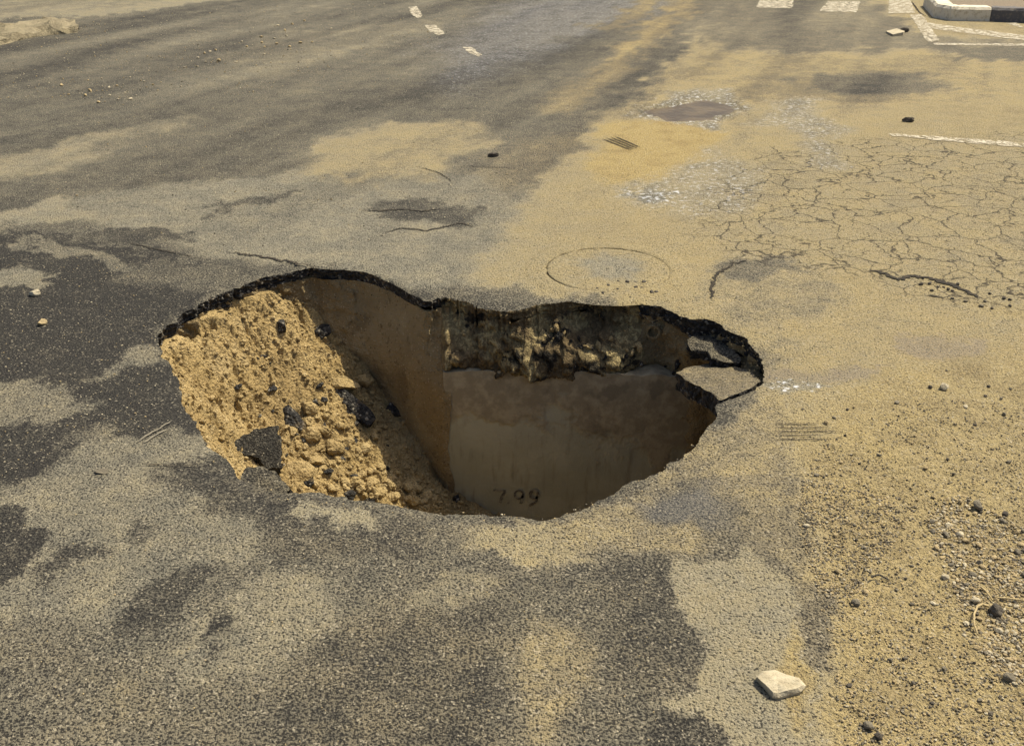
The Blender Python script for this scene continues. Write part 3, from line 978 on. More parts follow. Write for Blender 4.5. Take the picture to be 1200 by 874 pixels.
wedge_stone()
SINGLE = [
    (1165, 718, 20, 'darks', 'dark grey angular stone lying within the loop of dry straw'),
    (1143, 707, 12, 'pale', 'pale rounded stone just behind the dark angular stone'),
    (1003, 707, 12, 'grey', 'lone grey rounded stone on the brown sand, level with the straw loop'),
    (1018, 852, 15, 'grey', 'pale-topped grey stone, larger of two touching stones on the sand'),
    (1028, 864, 13, 'darks', 'dark stone, smaller of two touching stones on the sand'),
    (1145, 596, 17, 'grey', 'largest grey-brown stone at the head of the gravel spill'),
    (1177, 604, 9, 'darks', 'dark flat stone on bare sand beside the largest gravel-spill stone'),
    (1124, 627, 11, 'pale', 'bright pale stone with a dark underside in the gravel spill'),
    (1106, 456, 13, 'pale', 'pale stone standing alone on open sand beyond the gravel spill'),
    (1090, 455, 6, 'darks', 'small dark stone next to the lone pale stone on open sand'),
    (1131, 478, 8, 'pale', 'small pale stone on open sand, in front of the lone pale stone'),
    (1147, 661, 10, 'grey', 'smooth buff stone half sunk in the middle of the gravel spill'),
    (1108, 678, 11, 'pale', 'pale angular stone at the inner edge of the gravel spill'),
    (1182, 797, 15, 'grey', 'pale grey stone with a dark underside at the foot of the gravel spill'),
    (945, 617, 8, 'pale', 'pale pebble at the border between damp asphalt and sand'),
    (995, 803, 9, 'darks', 'small dark stone alone beside the large pale wedge-shaped stone'),
    (968, 497, 8, 'tan', 'tan pebble on the sandy road by the tyre-scraped lines'),
    (1093, 708, 8, 'pale', 'pale pebble inside the faint ring of grit on brown sand'),
    (119, 553, 17, 'grey', 'flat grey stone pressed into the dusty asphalt left of the pit'),
    (42, 346, 14, 'pale', 'crumbling pale lump on the dark damp asphalt'),
    (50, 381, 12, 'tan', 'small tan lump on the dark damp asphalt'),
]
for x_, y_, s_, mk, lb in SINGLE:
    stone(x_, y_, s_, mk, lb, sz=.35 if y_ == 553 else 1, me=rock_mesh('stone', x_ * 3 + y_, 3, 1, .8, .72, 7, .10) if s_ > 9 else None)
for o in C.objects:
    if o.name.startswith('stone') and o.data and not o.data.materials:
        mk = [s for s in SINGLE if s[4] == o.get('label')][0][3]
        o.data.materials.append(M[mk])

# pebbles of the gravel spill that can be told apart
taken = []


def scatter(poly, n, smin, smax, kinds, label, group, name='pebble', cat='pebble', mind=5):
    xs_ = [p[0] for p in poly]; ys_ = [p[1] for p in poly]
    k = tries = 0
    while k < n and tries < n * 60:
        tries += 1
        x, y = random.uniform(min(xs_), max(xs_)), random.uniform(min(ys_), max(ys_))
        if poly_sdf(np.array([x]), np.array([y]), poly)[0] > 0: continue
        if any(abs(x - a) < mind and abs(y - b) < mind for a, b in taken): continue
        taken.append((x, y)); k += 1
        s = smin + (smax - smin) * random.random() ** 2
        stone(x, y, s, random.choice(kinds), label, group, name, cat)


taken += [(s[0], s[1]) for s in SINGLE]
SPILL = [(1100, 585), (1130, 578), (1165, 600), (1200, 620), (1225, 700), (1225, 815), (1180, 800), (1130, 745), (1120, 700), (1100, 660), (1085, 610)]
scatter(SPILL, 150, 5, 10.5, ['pale', 'tan', 'pale', 'grey', 'tan'], 'small pebble among the gravel spilled over the sandy road edge', 'gravel spill pebbles')
scatter([(930, 480), (1060, 430), (1200, 440), (1200, 560), (1100, 570), (1080, 700), (1110, 780), (1190, 850), (1000, 870), (985, 760), (945, 640)], 70, 4, 8,
        ['grey', 'grey', 'darks', 'tan'], 'small pebble scattered on the open sand of the road edge', 'loose pebbles on the sand')
scatter([(190, 95), (240, 60), (330, 25), (400, 15), (390, 45), (330, 60), (200, 110), (90, 130), (70, 100)], 40, 3.5, 6, ['pale', 'tan'],
        'pale pebble on the far dusty carriageway', 'pebbles on the far carriageway')
scatter([(1080, 325), (1130, 335), (1200, 355), (1190, 368), (1120, 352), (1070, 340)], 18, 4.5, 7, ['darks', 'grey'],
        'dark asphalt crumb strewn along the wide crack', 'crumbs along the wide crack')

scatter([(690, 340), (720, 328), (765, 332), (770, 345), (740, 350), (700, 348)], 14, 4, 8, ['darks', 'darks', 'grey'],
        'dark crumb of asphalt lying between the manhole cover and the pit', 'crumbs by the manhole')


# grit too small to pick apart
def grit(name, zones, seed, mats, label, cat):
    r = np.random.default_rng(seed)
    bm = bmesh.new(); bmesh.ops.create_icosphere(bm, subdivisions=1, radius=.5)
    tv = np.array([v.co[:] for v in bm.verts]); tf = np.array([[v.index for v in f.verts] for f in bm.faces]); bm.free()
    VV, FF, MM, n0 = [], [], [], 0
    for poly, n, smin, smax, w in zones:
        xs_ = [p[0] for p in poly]; ys_ = [p[1] for p in poly]
        x = r.uniform(min(xs_), max(xs_), n * 3); y = r.uniform(min(ys_), max(ys_), n * 3)
        ok = poly_sdf(x, y, poly) < 0
        ok &= fbm(x / 38, y / 24, seed + 5, 4) > -.25 + r.uniform(-.35, .35, n * 3)
        x, y = x[ok][:n], y[ok][:n]
        d = FW[None] + RT[None] * ((x - 600) / FPX)[:, None] + UP[None] * ((437 - y) / FPX)[:, None]
        t = -CAM_H / d[:, 2]; P = EYE[None] + d * t[:, None]
        z = road_z(P[:, 0], P[:, 1]) + gravel_mask(P[:, 0], P[:, 1]) * .007 * fbm(P[:, 0] * 16, P[:, 1] * 16, 71, 4, .6)
        s = (smin + (smax - smin) * r.random(len(x)) ** 2.5)
        th = r.uniform(0, 6.28, len(x))
        jit = 1 + r.uniform(-.28, .28, (len(x), len(tv), 3))
        q = tv[None] * jit * np.stack([np.ones(len(x)), r.uniform(.6, 1, len(x)), r.uniform(.45, .8, len(x))], -1)[:, None, :] * s[:, None, None]
        c, sn = np.cos(th)[:, None], np.sin(th)[:, None]
        X = q[:, :, 0] * c - q[:, :, 1] * sn + P[:, 0:1]; Y = q[:, :, 0] * sn + q[:, :, 1] * c + P[:, 1:2]
        Z = q[:, :, 2] + (z + s * .22)[:, None]
        VV.append(np.stack([X, Y, Z], -1).reshape(-1, 3))
        FF.append((tf[None] + (np.arange(len(x)) * len(tv))[:, None, None] + n0).reshape(-1, 3))
        MM.append(np.repeat(r.choice(len(mats), len(x), p=w), len(tf)))
        n0 += len(x) * len(tv)
    me = mesh_from(name, np.concatenate(VV), np.concatenate(FF))
    for m in mats: me.materials.append(m)
    me.polygons.foreach_set('material_index', np.concatenate(MM).astype(np.int32))
    return link(name, me, None, label=label, cat=cat, kind='stuff')


GM = [M['pale'], M['tan'], M['grey'], M['darks']]
grit('grit', [
    ([(930, 590), (960, 520), (1060, 470), (1230, 470), (1230, 880), (990, 880), (960, 700)], 11000, .0022, .0085, [.12, .45, .27, .16]),
    (SPILL, 4200, .003, .011, [.28, .42, .22, .08]),
    ([(1000, 700), (1080, 590), (940, 560), (935, 620), (960, 700)], 2600, .003, .009, [.08, .35, .27, .3]),
    ([(840, 380), (900, 340), (1200, 340), (1200, 480), (960, 520), (905, 480)], 2200, .002, .005, [.12, .4, .2, .28]),
    ([(560, 360), (560, 250), (900, 240), (1200, 180), (1200, 345), (830, 365)], 1600, .002, .006, [.12, .35, .2, .33]),
    ([(0, 120), (0, 20), (400, 0), (600, 0), (520, 60), (300, 110)], 1500, .006, .018, [.45, .4, .1, .05]),
    ([(0, 300), (200, 300), (180, 500), (0, 560)], 500, .003, .009, [.5, .3, .2, 0]),
    ([(0, 560), (250, 560), (500, 610), (900, 640), (900, 874), (0, 874)], 1200, .0018, .006, [.3, .3, .25, .15]),
    ([(240, 517), (285, 562), (340, 578), (440, 590), (560, 601), (650, 606), (735, 569), (800, 533), (837, 492), (852, 505), (810, 548), (740, 585), (660, 622), (520, 618), (340, 594), (230, 530)], 900, .002, .008, [.15, .35, .3, .2]),
    ([(0, 260), (100, 120), (600, 60), (600, 260), (300, 300)], 700, .004, .012, [.4, .3, .2, .1]),
], 31, GM, 'fine grit and crumbs strewn over the dusty road surface', 'grit')


# ------------------------------------------------------------------ loose soil on the slope
def on_slope(me, px, py, size_px, name, label, cat, group=None, sink=.15, rz=None, sz=1.0):
    h = hit(px, py)
    s = size_px * np.linalg.norm(h - EYE) / FPX
    o = link(name, me, None, label=label, cat=cat, group=group)
    o.location = (h[0], h[1], h[2] - s * sink)
    o.scale = (s, s, s * sz); o.rotation_euler = (random.uniform(-.4, .4), random.uniform(-.1, .7), random.uniform(0, 6.28) if rz is None else rz)
    return o


M['clod'] = soil_material('dry_clod', (.47, .36, .18), (.39, .29, .135), (.27, .195, .088), 12.0)
M['clodpale'] = soil_material('pale_base_lump', (.44, .34, .17), (.30, .225, .11), (.16, .115, .058), 14.0)
clods = []
for s in range(8):
    me = rock_mesh('soil_clod', 500 + s, 2, 1, .85, .8, 6, .16); me.materials.append(M['clod']); clods.append(me)
CL = [(404, 458, 34), (428, 450, 26), (350, 558, 40), (368, 545, 26)]
SHADE = [(405, 400), (430, 420), (480, 500), (505, 560), (520, 592), (470, 562), (412, 480)]
CLP = [(SHADE, 45, 4, 12), ([(330, 500), (380, 480), (420, 520), (470, 560), (525, 598), (430, 585), (360, 570)], 120, 5, 13),
       ([(440, 545), (520, 590), (520, 598), (450, 588), (400, 570)], 60, 7, 20),
       ([(230, 400), (330, 390), (390, 460), (330, 500), (240, 500)], 60, 4, 9)]
for poly, n, a, b in CLP:
    k = 0
    while k < n:
        x, y = random.uniform(min(p[0] for p in poly), max(p[0] for p in poly)), random.uniform(min(p[1] for p in poly), max(p[1] for p in poly))
        if poly_sdf(np.array([x]), np.array([y]), poly)[0] > 0: continue
        k += 1
        on_slope(random.choice(clods), x, y, a + (b - a) * random.random() ** 2, 'soil_clod',
                 'brown soil clod on the shaded part of the pit slope' if poly is SHADE else 'dry yellow soil clod lying on the sunlit slope of the pit',
                 'soil clod', 'soil clods in the shade of the pit' if poly is SHADE else 'soil clods on the pit slope')


# crumbs of soil, too many to count
r_ = np.random.default_rng(77)
bm = bmesh.new(); bmesh.ops.create_icosphere(bm, subdivisions=1, radius=.5)
tv = np.array([v.co[:] for v in bm.verts]); tf = np.array([[v.index for v in f.verts] for f in bm.faces]); bm.free()
N_ = 9000
X_ = r_.uniform(-1.55, .2, N_); Y_ = r_.uniform(2.5, 4.5, N_)
d_, _ = inner_dist(X_, Y_)
ok = (d_ > .015) & ((Y_ < 3.82) | (X_ < WALL_X - .1)) & (fbm(X_ * 6, Y_ * 6, 151, 3) > -.35 + r_.uniform(-.3, .3, N_))
X_, Y_ = X_[ok], Y_[ok]; Z_ = soil_z(X_, Y_)
S_ = .005 + .022 * r_.random(len(X_)) ** 3.2
q_ = tv[None] * (1 + r_.uniform(-.3, .3, (len(X_), len(tv), 3))) * S_[:, None, None] * np.stack([np.ones(len(X_)), r_.uniform(.6, 1, len(X_)), r_.uniform(.5, .9, len(X_))], -1)[:, None, :]
q_ = q_ + np.stack([X_, Y_, Z_ + S_ * .15], -1)[:, None, :]
me = mesh_from('soil_crumbs', q_.reshape(-1, 3), (tf[None] + (np.arange(len(X_)) * len(tv))[:, None, None]).reshape(-1, 3))
me.materials.append(M['clod']); me.materials.append(M['clodpale']); me.materials.append(M['soil'])
me.polygons.foreach_set('material_index', np.repeat(r_.choice(3, len(X_), p=[.45, .2, .35]), len(tf)).astype(np.int32))
link('soil_crumbs', me, None, label='loose soil crumbs covering the slumped slope of the pit', cat='soil', kind='stuff')


# ------------------------------------------------------------------ broken asphalt slabs
def slab(name, top, thick, mtop, label, seed, bulge=.004, down=None, edge=.006, n=64, cat='asphalt slab', surf=None):
    """top: outline of the upper face in 3D; the slab is given real thickness below it, with a ragged edge"""
    r = np.random.default_rng(seed)
    P = np.array(top, float)
    c = P.mean(0)
    u, s_, vt = np.linalg.svd(P - c)
    nrm = vt[2] * (1 if vt[2][2] > 0 else -1)
    Q = np.concatenate([P, P[:1]])
    seg = np.r_[0, np.cumsum(np.linalg.norm(np.diff(Q, axis=0), axis=1))]
    uu = np.linspace(0, seg[-1], n, endpoint=False)
    R = np.stack([np.interp(uu, seg, Q[:, k]) for k in range(3)], -1)
    R += (c - R) * 0
    inward = c - R; inward /= np.linalg.norm(inward, axis=1)[:, None]
    R += inward * (edge * 2.2 * fbm(R[:, 0] * 45, R[:, 1] * 45 + R[:, 2] * 31, seed + 3, 3))[:, None]
    dn = -nrm if down is None else np.array(down, float) / np.linalg.norm(down)
    rings = []
    for k, fr in enumerate((.35, .7, .93)):
        q = c + (R - c) * fr; q = q + nrm * (bulge * fbm(q[:, 0] * 18, q[:, 1] * 18, seed, 3))[:, None]
        rings.append(q)
    rings.append(R)
    for k in range(1, 5):
        q = R + dn * thick * k / 4 + inward * (.006 * k / 4 * thick / .06 + edge * r.normal(0, .9, n))[:, None]
        rings.append(q)
    Vv = np.concatenate(rings + [[c + nrm * bulge * .3], [c + dn * thick]])
    nr = len(rings); f = []; mi = []
    for k in range(nr - 1):
        for q in range(n):
            a, b = k * n + q, k * n + (q + 1) % n
            f.append([a, b, b + n, a + n]); mi.append(0 if k < 3 else 1)
    bm = bmesh.new()
    vs = [bm.verts.new(v) for v in Vv]
    for fc, m in zip(f, mi):
        bm.faces.new([vs[t] for t in fc]).material_index = m
    for q in range(n):
        bm.faces.new([vs[nr * n], vs[(q + 1) % n], vs[q]]).material_index = 0
        bm.faces.new([vs[nr * n + 1], vs[(nr - 1) * n + q], vs[(nr - 1) * n + (q + 1) % n]]).material_index = 1
    bmesh.ops.recalc_face_normals(bm, faces=bm.faces[:])
    me = bpy.data.meshes.new(name); bm.to_mesh(me); bm.free()
    me.materials.append(M['ground'] if surf else mtop); me.materials.append(M['cut'])
    if surf:
        for k in ATTR:
            at_ = me.attributes.new(k, 'FLOAT', 'POINT')
            at_.data.foreach_set('value', np.full(len(me.vertices), surf.get(k, 0.0), np.float32))
    return link(name, me, None, label=label, cat=cat)


def on_plane(pts, p0, nrm):
    nrm = np.array(nrm, float); out = []
    for x, y in pts:
        d = ray(x, y); t = np.dot(np.array(p0) - EYE, nrm) / np.dot(d, nrm); out.append(EYE + d * t)
    return out


# two slabs that hang from the right rim
A = [(793, 437, -.14), (806, 430, -.155), (830, 426, -.15), (855, 428, -.125), (874, 433, -.09), (887, 440, -.06), (892, 446, -.030), (880, 454.5, -.018), (861, 462.5, -.016), (843, 469.5, -.018), (834, 461, -.055), (822, 454, -.08), (806, 446, -.115)]
slab('asphalt_slab', [G(*p) for p in A], .075, M['slabsand'], 'sandy-topped asphalt slab sagging into the pit from its right rim', 5, down=(.02, .02, -1), bulge=.008, surf=dict(lvl=.58, hue=.6, wet=.2))  # top dulled through its colour values, as shade on the tilted face
B = [(806, 399, -.085), (815, 393, -.082), (828, 391, -.080), (845, 397, -.080), (860, 408, -.082), (868, 418, -.088), (866, 425, -.10), (845, 424, -.10), (833, 419, -.10), (825, 412, -.10), (808, 411, -.105)]
slab('asphalt_slab', [G(*p) for p in B], .04, M['slabgrey'], 'grey gritty asphalt slab dropped behind the sandy slab below the right rim', 6, bulge=.012, surf=dict(lvl=.36, hue=.35))

# slabs and lumps on the slope
h = hit(303, 540)
T = [(270, 523), (283, 512), (300, 503), (326, 499), (329, 525), (331, 548), (313, 549), (303, 538), (295, 534), (283, 533)]
slab('asphalt_slab', on_plane(T, h + np.array([0, 0, .05]), (.25, -.62, .75)), .055, M['slabdark'], 'dark triangular asphalt slab tilted on the sunlit soil slope', 7, down=(-.3, .2, -.9), surf=dict(lvl=.16, hue=.3, dark=.6))
T = [(289, 546), (282, 563), (300, 577), (330, 582), (342, 574), (322, 552), (305, 545)]
h = hit(312, 556)
slab('asphalt_slab', on_plane(T, G(312, 566, -.05), (.15, -.25, 1)), .05, M['slabdark'], 'dark asphalt slab leaning off the near rim below the triangular slab', 8, surf=dict(lvl=.24, hue=.3, dark=.4))


def lump(pts, lift, nrm, thick, mt, label, seed, down=None):
    """angular chunk: the hull of the outline and a shifted, shrunken copy of it"""
    r = np.random.default_rng(seed)
    cx, cy = np.mean([p[0] for p in pts]), np.mean([p[1] for p in pts])
    h = hit(cx, cy)
    nn = np.array(nrm, float) / np.linalg.norm(nrm)
    T_ = np.array(on_plane(pts, h + np.array([0, 0, lift]), nrm)); c = T_.mean(0)
    bm = bmesh.new()
    for q in T_: bm.verts.new(q + nn * r.uniform(-.012, .004))
    for q in T_: bm.verts.new(c + (q - c) * r.uniform(.75, 1.05) - nn * thick * r.uniform(.6, 1.1))
    for q in T_[::2]: bm.verts.new(c + (q - c) * .5 + nn * r.uniform(.004, .014))
    res_ = bmesh.ops.convex_hull(bm, input=bm.verts[:])
    loose = [v for v in bm.verts if not v.link_faces]
    bmesh.ops.delete(bm, geom=loose, context='VERTS')
    bmesh.ops.subdivide_edges(bm, edges=bm.edges[:], cuts=2, use_grid_fill=True, fractal=.55, seed=seed)
    bmesh.ops.triangulate(bm, faces=bm.faces[:])
    bmesh.ops.recalc_face_normals(bm, faces=bm.faces[:])
    me = bpy.data.meshes.new('asphalt_chunk'); bm.to_mesh(me); bm.free()
    me.materials.append(mt)
    return link('asphalt_chunk', me, None, label=label, cat='asphalt chunk')


lump([(379, 452), (392, 448), (412, 462), (430, 476), (440, 489), (433, 500), (420, 494), (405, 480), (388, 466)], .035, (-.1, -.75, .65), .05, M['cut'], 'long broken asphalt chunk wedged under a pale clod on the slope', 11)
lump([(330, 478), (338, 474), (350, 484), (359, 497), (357, 510), (345, 506), (332, 496)], .03, (.2, -.6, .7), .05, M['cut'], 'cracked asphalt chunk just behind the dark triangular slab', 12)
lump([(453, 478), (462, 468), (478, 464), (488, 474), (497, 494), (480, 492), (462, 486)], .03, (.2, -.55, .75), .05, M['cut'], 'black asphalt chunk lying in the shaded part of the slope', 13)
lump([(368, 388), (376, 379), (386, 380), (388, 390), (377, 396)], .02, (.2, -.5, .8), .04, M['cut'], 'small black asphalt chunk at the top of the slope beside the brown wall', 14)
lump([(324, 377), (333, 374), (336, 385), (327, 388)], .015, (.2, -.5, .8), .03, M['cut'], 'tiny black asphalt chunk under the far left rim', 15)
lump([(364, 470), (371, 466), (375, 473), (368, 477)], .015, (.2, -.5, .8), .03, M['cut'], 'small dark asphalt chunk beside the long broken chunk', 16)
lump([(345, 572), (352, 562), (366, 555), (368, 566), (356, 573)], .02, (.2, -.5, .8), .04, M['cut'], 'dark asphalt chunk below a yellow clod at the near rim', 17)
lump([(402, 578), (410, 571), (418, 577), (414, 584), (405, 585)], .012, (.2, -.5, .8), .035, M['cut'], 'small black asphalt chunk half buried at the near foot of the slope', 21)
lump([(424, 586), (434, 579), (441, 585), (436, 591)], .012, (.2, -.5, .8), .035, M['cut'], 'black asphalt chunk against the near rim where the clods gather', 22)
lump([(530, 583), (537, 578), (540, 586), (534, 592)], .015, (.2, -.5, .8), .03, M['cut'], 'small dark chunk at the foot of the slope by the concrete wall', 18)
for (x_, y_, s_), lb in zip(CL, ('large pale clod sitting on the long broken asphalt chunk', 'smaller pale clod at the end of the long broken asphalt chunk',
                                 'large yellow soil clod between two asphalt slabs near the rim', 'yellow soil clod beside the cracked asphalt chunk')):
    me = rock_mesh('soil_clod', x_, 3, 1, .75, .6, 7, .12); me.materials.append(M['clod'])
    on_slope(me, x_, y_, s_, 'soil_clod', lb, 'soil clod', sink=.0, rz=.3)

# lumps of road base and asphalt sticking out of the broken layer above the concrete
lumps_pale = []; lumps_black = []
for s_ in range(5):
    me = rock_mesh('road_base_lump', 700 + s_, 2, 1, .6, .45, 9, .5); me.materials.append(M['clodpale']); lumps_pale.append(me)
    me = rock_mesh('asphalt_lump', 720 + s_, 2, 1, .6, .5, 9, .5); me.materials.append(M['cut']); lumps_black.append(me)
LB = ([(random.uniform(640, 755), random.uniform(385, 428), 0) for _ in range(34)] + [(random.uniform(535, 640), random.uniform(360, 425), 0) for _ in range(14)] +
      [(random.uniform(585, 615), random.uniform(375, 398), 1) for _ in range(9)] + [(640 + t * 110 + random.uniform(-8, 8), 392 + t * 35 + random.uniform(-6, 6), 1) for t in np.linspace(0, 1, 16)] +
      [(random.uniform(650, 800), random.uniform(420, 440), 1) for _ in range(12)])
for x_, y_, kind_ in LB:
    d = ray(x_, y_); f_ = np.clip((y_ - 356) / 72, 0, 1)
    t = (3.955 - .105 * f_) / d[1]; q_ = EYE + d * t
    if q_[2] > -.05: continue
    o = link('asphalt_lump' if kind_ else 'road_base_lump', random.choice(lumps_black if kind_ else lumps_pale), None,
             label='black asphalt lump stuck in the broken layer above the concrete wall' if kind_ else 'pale lump of road base stuck in the broken layer above the concrete wall',
             cat='asphalt lump' if kind_ else 'earth lump', group='black lumps in the far pit wall' if kind_ else 'pale lumps in the far pit wall')
    sz_ = .012 + .05 * random.random() ** 2.2
    q_ = q_ + np.array([0, sz_ * .25, 0])
    o.location = q_; o.scale = (sz_, sz_, sz_); o.rotation_euler = (random.uniform(0, 6), random.uniform(0, 6), random.uniform(0, 6))

frags = []
for s_ in range(6):
    me = rock_mesh('asphalt_fragment', 760 + s_, 2, 1, .7, .5, 8, .3); me.materials.append(M['cut']); frags.append(me)
FR = [(random.uniform(240, 520), random.uniform(375, 592)) for _ in range(400)]
FP = [(250, 400), (330, 375), (390, 385), (420, 480), (515, 590), (430, 582), (350, 560), (270, 500)]
FR = [f for f in FR if poly_sdf(np.array([f[0]]), np.array([f[1]]), FP)[0] < 0][:34]
for x_, y_ in FR:
    on_slope(random.choice(frags), x_, y_, 5 + 9 * random.random() ** 2, 'asphalt_fragment', 'small black asphalt fragment scattered over the soil slope of the pit', 'asphalt fragment', 'asphalt fragments on the pit slope', sink=.1)
for k in range(16):
    x_, y_ = random.uniform(340, 505), 0
    y_ = 470 + (x_ - 340) * .62 + random.uniform(-6, 45)
    if y_ > 590: continue
    on_slope(random.choice(clods), x_, y_, random.uniform(14, 26), 'soil_clod', 'large rounded soil clod on the lower part of the pit slope', 'soil clod', 'large clods low on the pit slope', sink=.05)

# clay pipe end that shows in the far wall
pp = G(762, 373, -.10)
bm = bmesh.new()
n = 28
ringsp = [(.030, -.02), (.030, .30), (.022, .30), (.022, -.018)]
vs = []
for r_, yy in ringsp:
    vs.append([bm.verts.new((r_ * math.cos(2 * math.pi * k / n), -yy, r_ * math.sin(2 * math.pi * k / n))) for k in range(n)])
for a, b in ((0, 1), (1, 2), (2, 3), (3, 0)):
    for k in range(n):
        bm.faces.new([vs[a][k], vs[a][(k + 1) % n], vs[b][(k + 1) % n], vs[b][k]])
plug = bm.verts.new((0, -.02, 0)); inn = [bm.verts.new((.0215 * math.cos(2 * math.pi * k / n), -.02, .0215 * math.sin(2 * math.pi * k / n))) for k in range(n)]
for k in range(n): bm.faces.new([plug, inn[k], inn[(k + 1) % n]])
bmesh.ops.recalc_face_normals(bm, faces=bm.faces[:])
me = bpy.data.meshes.new('pipe'); bm.to_mesh(me); bm.free()
for p in me.polygons: p.use_smooth = False
po = link('pipe', me, M['brown'], label='end of a small earth-clogged pipe in the far pit wall', cat='pipe')
po.location = (pp[0], 3.93, -.12); po.rotation_euler = (0, 0, math.pi)


# ------------------------------------------------------------------ cracks and scrapes in the road surface
def ribbon(pts, w, mat, name, z=.004, taper=True, rough=.5, step=.012, seed=1, thick=0):
    r = np.random.default_rng(seed)
    P = np.array([G(*p)[:2] for p in pts])
    seg = np.r_[0, np.cumsum(np.linalg.norm(np.diff(P, axis=0), axis=1))]
    n = max(6, int(seg[-1] / step)); u = np.linspace(0, seg[-1], n)
    X, Y = np.interp(u, seg, P[:, 0]), np.interp(u, seg, P[:, 1])
    X = X + w * 1.3 * rough * r.normal(0, 1, n); Y = Y + w * 1.3 * rough * r.normal(0, 1, n)
    T = np.stack([np.gradient(X), np.gradient(Y)], -1); T /= np.linalg.norm(T, axis=1)[:, None] + 1e-9
    N = np.stack([-T[:, 1], T[:, 0]], -1)
    ww = w * (.55 + .9 * r.random(n) * rough + .3)
    if taper: ww = ww * np.minimum(1, np.minimum(u, seg[-1] - u) / (seg[-1] * .18) + .08)
    ww = ww[:, None]
    a = np.stack([X, Y], -1) + N * ww; b = np.stack([X, Y], -1) - N * ww
    vs = np.empty((2 * n, 3)); vs[0::2, :2] = a; vs[1::2, :2] = b
    vs[:, 2] = road_z(vs[:, 0], vs[:, 1]) + z
    k = np.arange(n - 1) * 2
    return link(name, mesh_from(name, vs, np.stack([k, k + 1, k + 3, k + 2], -1)), mat, parent=road)


CR = [
    ([(1012, 316), (1030, 318), (1052, 327), (1070, 324), (1090, 326), (1110, 333), (1132, 340)], .013),
    ([(1088, 345), (1105, 350)], .008), ([(1110, 330), (1135, 343), (1150, 350)], .010),
    ([(835, 352), (834, 338), (838, 324), (848, 316), (862, 309)], .007), ([(853, 308), (866, 309), (875, 305)], .006),
    ([(266, 296), (300, 300), (335, 306), (352, 311), (366, 313)], .008), ([(150, 285), (180, 292), (230, 302)], .005),
    ([(167, 546), (232, 546)], .0028), ([(445, 275), (470, 268), (500, 271), (540, 262), (560, 268)], .006),
    ([(420, 248), (470, 246), (500, 248), (520, 244)], .007), ([(490, 196), (515, 203), (532, 215)], .005), ([(540, 195), (600, 198)], .004),
    ([(702, 346), (720, 343), (728, 345)], .010), ([(728, 340), (740, 342)], .007),
        ([(1068, 2), (1078, 16), (1086, 20)], .010),
    ([(870, 600), (880, 603)], .003),
]
for k, (p, w) in enumerate(CR):
    ribbon(p, w * .62, M['crackm'], 'crack', seed=40 + k, rough=.95, step=.009)
# tyre scrapes
for k in range(4):
    ribbon([(705 + k * 5, 163 - k * .9), (741 + k * 3.3, 177 - k * 1.1)], .006, M['crackm'], 'tyre_scrape', seed=80 + k, rough=.15)
for k in range(5):
    ribbon([(907, 497 + k * 4.5), (960 + 14 * (k % 3), 498 + k * 4.4)], .0022, M['crackm'], 'tyre_scrape', seed=90 + k, rough=.4)
for p in ([(160, 519), (202, 494)], [(168, 520), (196, 504)]):
    ribbon(p, .0035, M['scuff'], 'chalky_scrape', seed=7, rough=.55)

# ------------------------------------------------------------------ painted lines and kerb at the far side
def marking(pts, n=70):
    P = np.array([G(*p)[:2] for p in pts]); Q = np.concatenate([P, P[:1]])
    seg = np.r_[0, np.cumsum(np.linalg.norm(np.diff(Q, axis=0), axis=1))]
    uu = np.linspace(0, seg[-1], n, endpoint=False)
    R = np.stack([np.interp(uu, seg, Q[:, k]) for k in range(2)], -1)
    R = R + .018 * np.stack([fbm(R[:, 0] * 14, R[:, 1] * 14, 131, 3), fbm(R[:, 0] * 14 + 9, R[:, 1] * 14, 133, 3)], -1)
    me = bpy.data.meshes.new('lane_marking')
    bm = bmesh.new(); vs = [bm.verts.new((p[0], p[1], .004)) for p in R]
    bm.faces.new(vs)
    bmesh.ops.triangulate(bm, faces=bm.faces[:])
    bmesh.ops.recalc_face_normals(bm, faces=bm.faces[:])
    if sum(f.normal.z for f in bm.faces) < 0: bmesh.ops.reverse_faces(bm, faces=bm.faces[:])
    bm.to_mesh(me); bm.free()
    return link('lane_marking', me, M['white'], parent=road)


marking([(886, 9.5), (928, 10.5), (931, -4), (893, -4)])
marking([(960, 14), (1004, 15), (1008, 2), (970, 2)])
marking([(1041, 16), (1073, 16), (1064, -6), (1042, -6)])
marking([(1066, 18), (1080, 17), (1101, 48), (1087, 50)])
marking([(1086, 27), (1121, 32), (1200, 42), (1260, 49), (1260, 56), (1200, 48), (1120, 38), (1092, 34)])
marking([(1094, 51), (1200, 52), (1260, 53), (1260, 55.5), (1200, 54.5), (1096, 53.5)])
marking([(1040, 157), (1130, 163), (1260, 173), (1260, 178), (1130, 168), (1045, 160)])
marking([(478, 9), (488, 8), (496, 19), (489, 22), (483, 18)])
marking([(497, 30), (510, 30), (522, 40), (514, 42), (503, 37)])
marking([(542, 56), (552, 56), (565, 65), (560, 67), (549, 62)])
marking([(1178, 28), (1190, 27), (1200, 33), (1195, 33)])

kerb = link('kerb', None, None, label='low kerb painted in white and black blocks edging the far traffic island', cat='kerb')
KH = .15
kb = [np.array(G(1093, 21)[:2]), np.array(G(1113, 24.5)[:2]), np.array(G(1160, 25.5)[:2]), np.array(G(1205, 27.5)[:2]), np.array(G(1250, 29.5)[:2]), np.array(G(1310, 32)[:2]), np.array(G(1380, 35)[:2])]


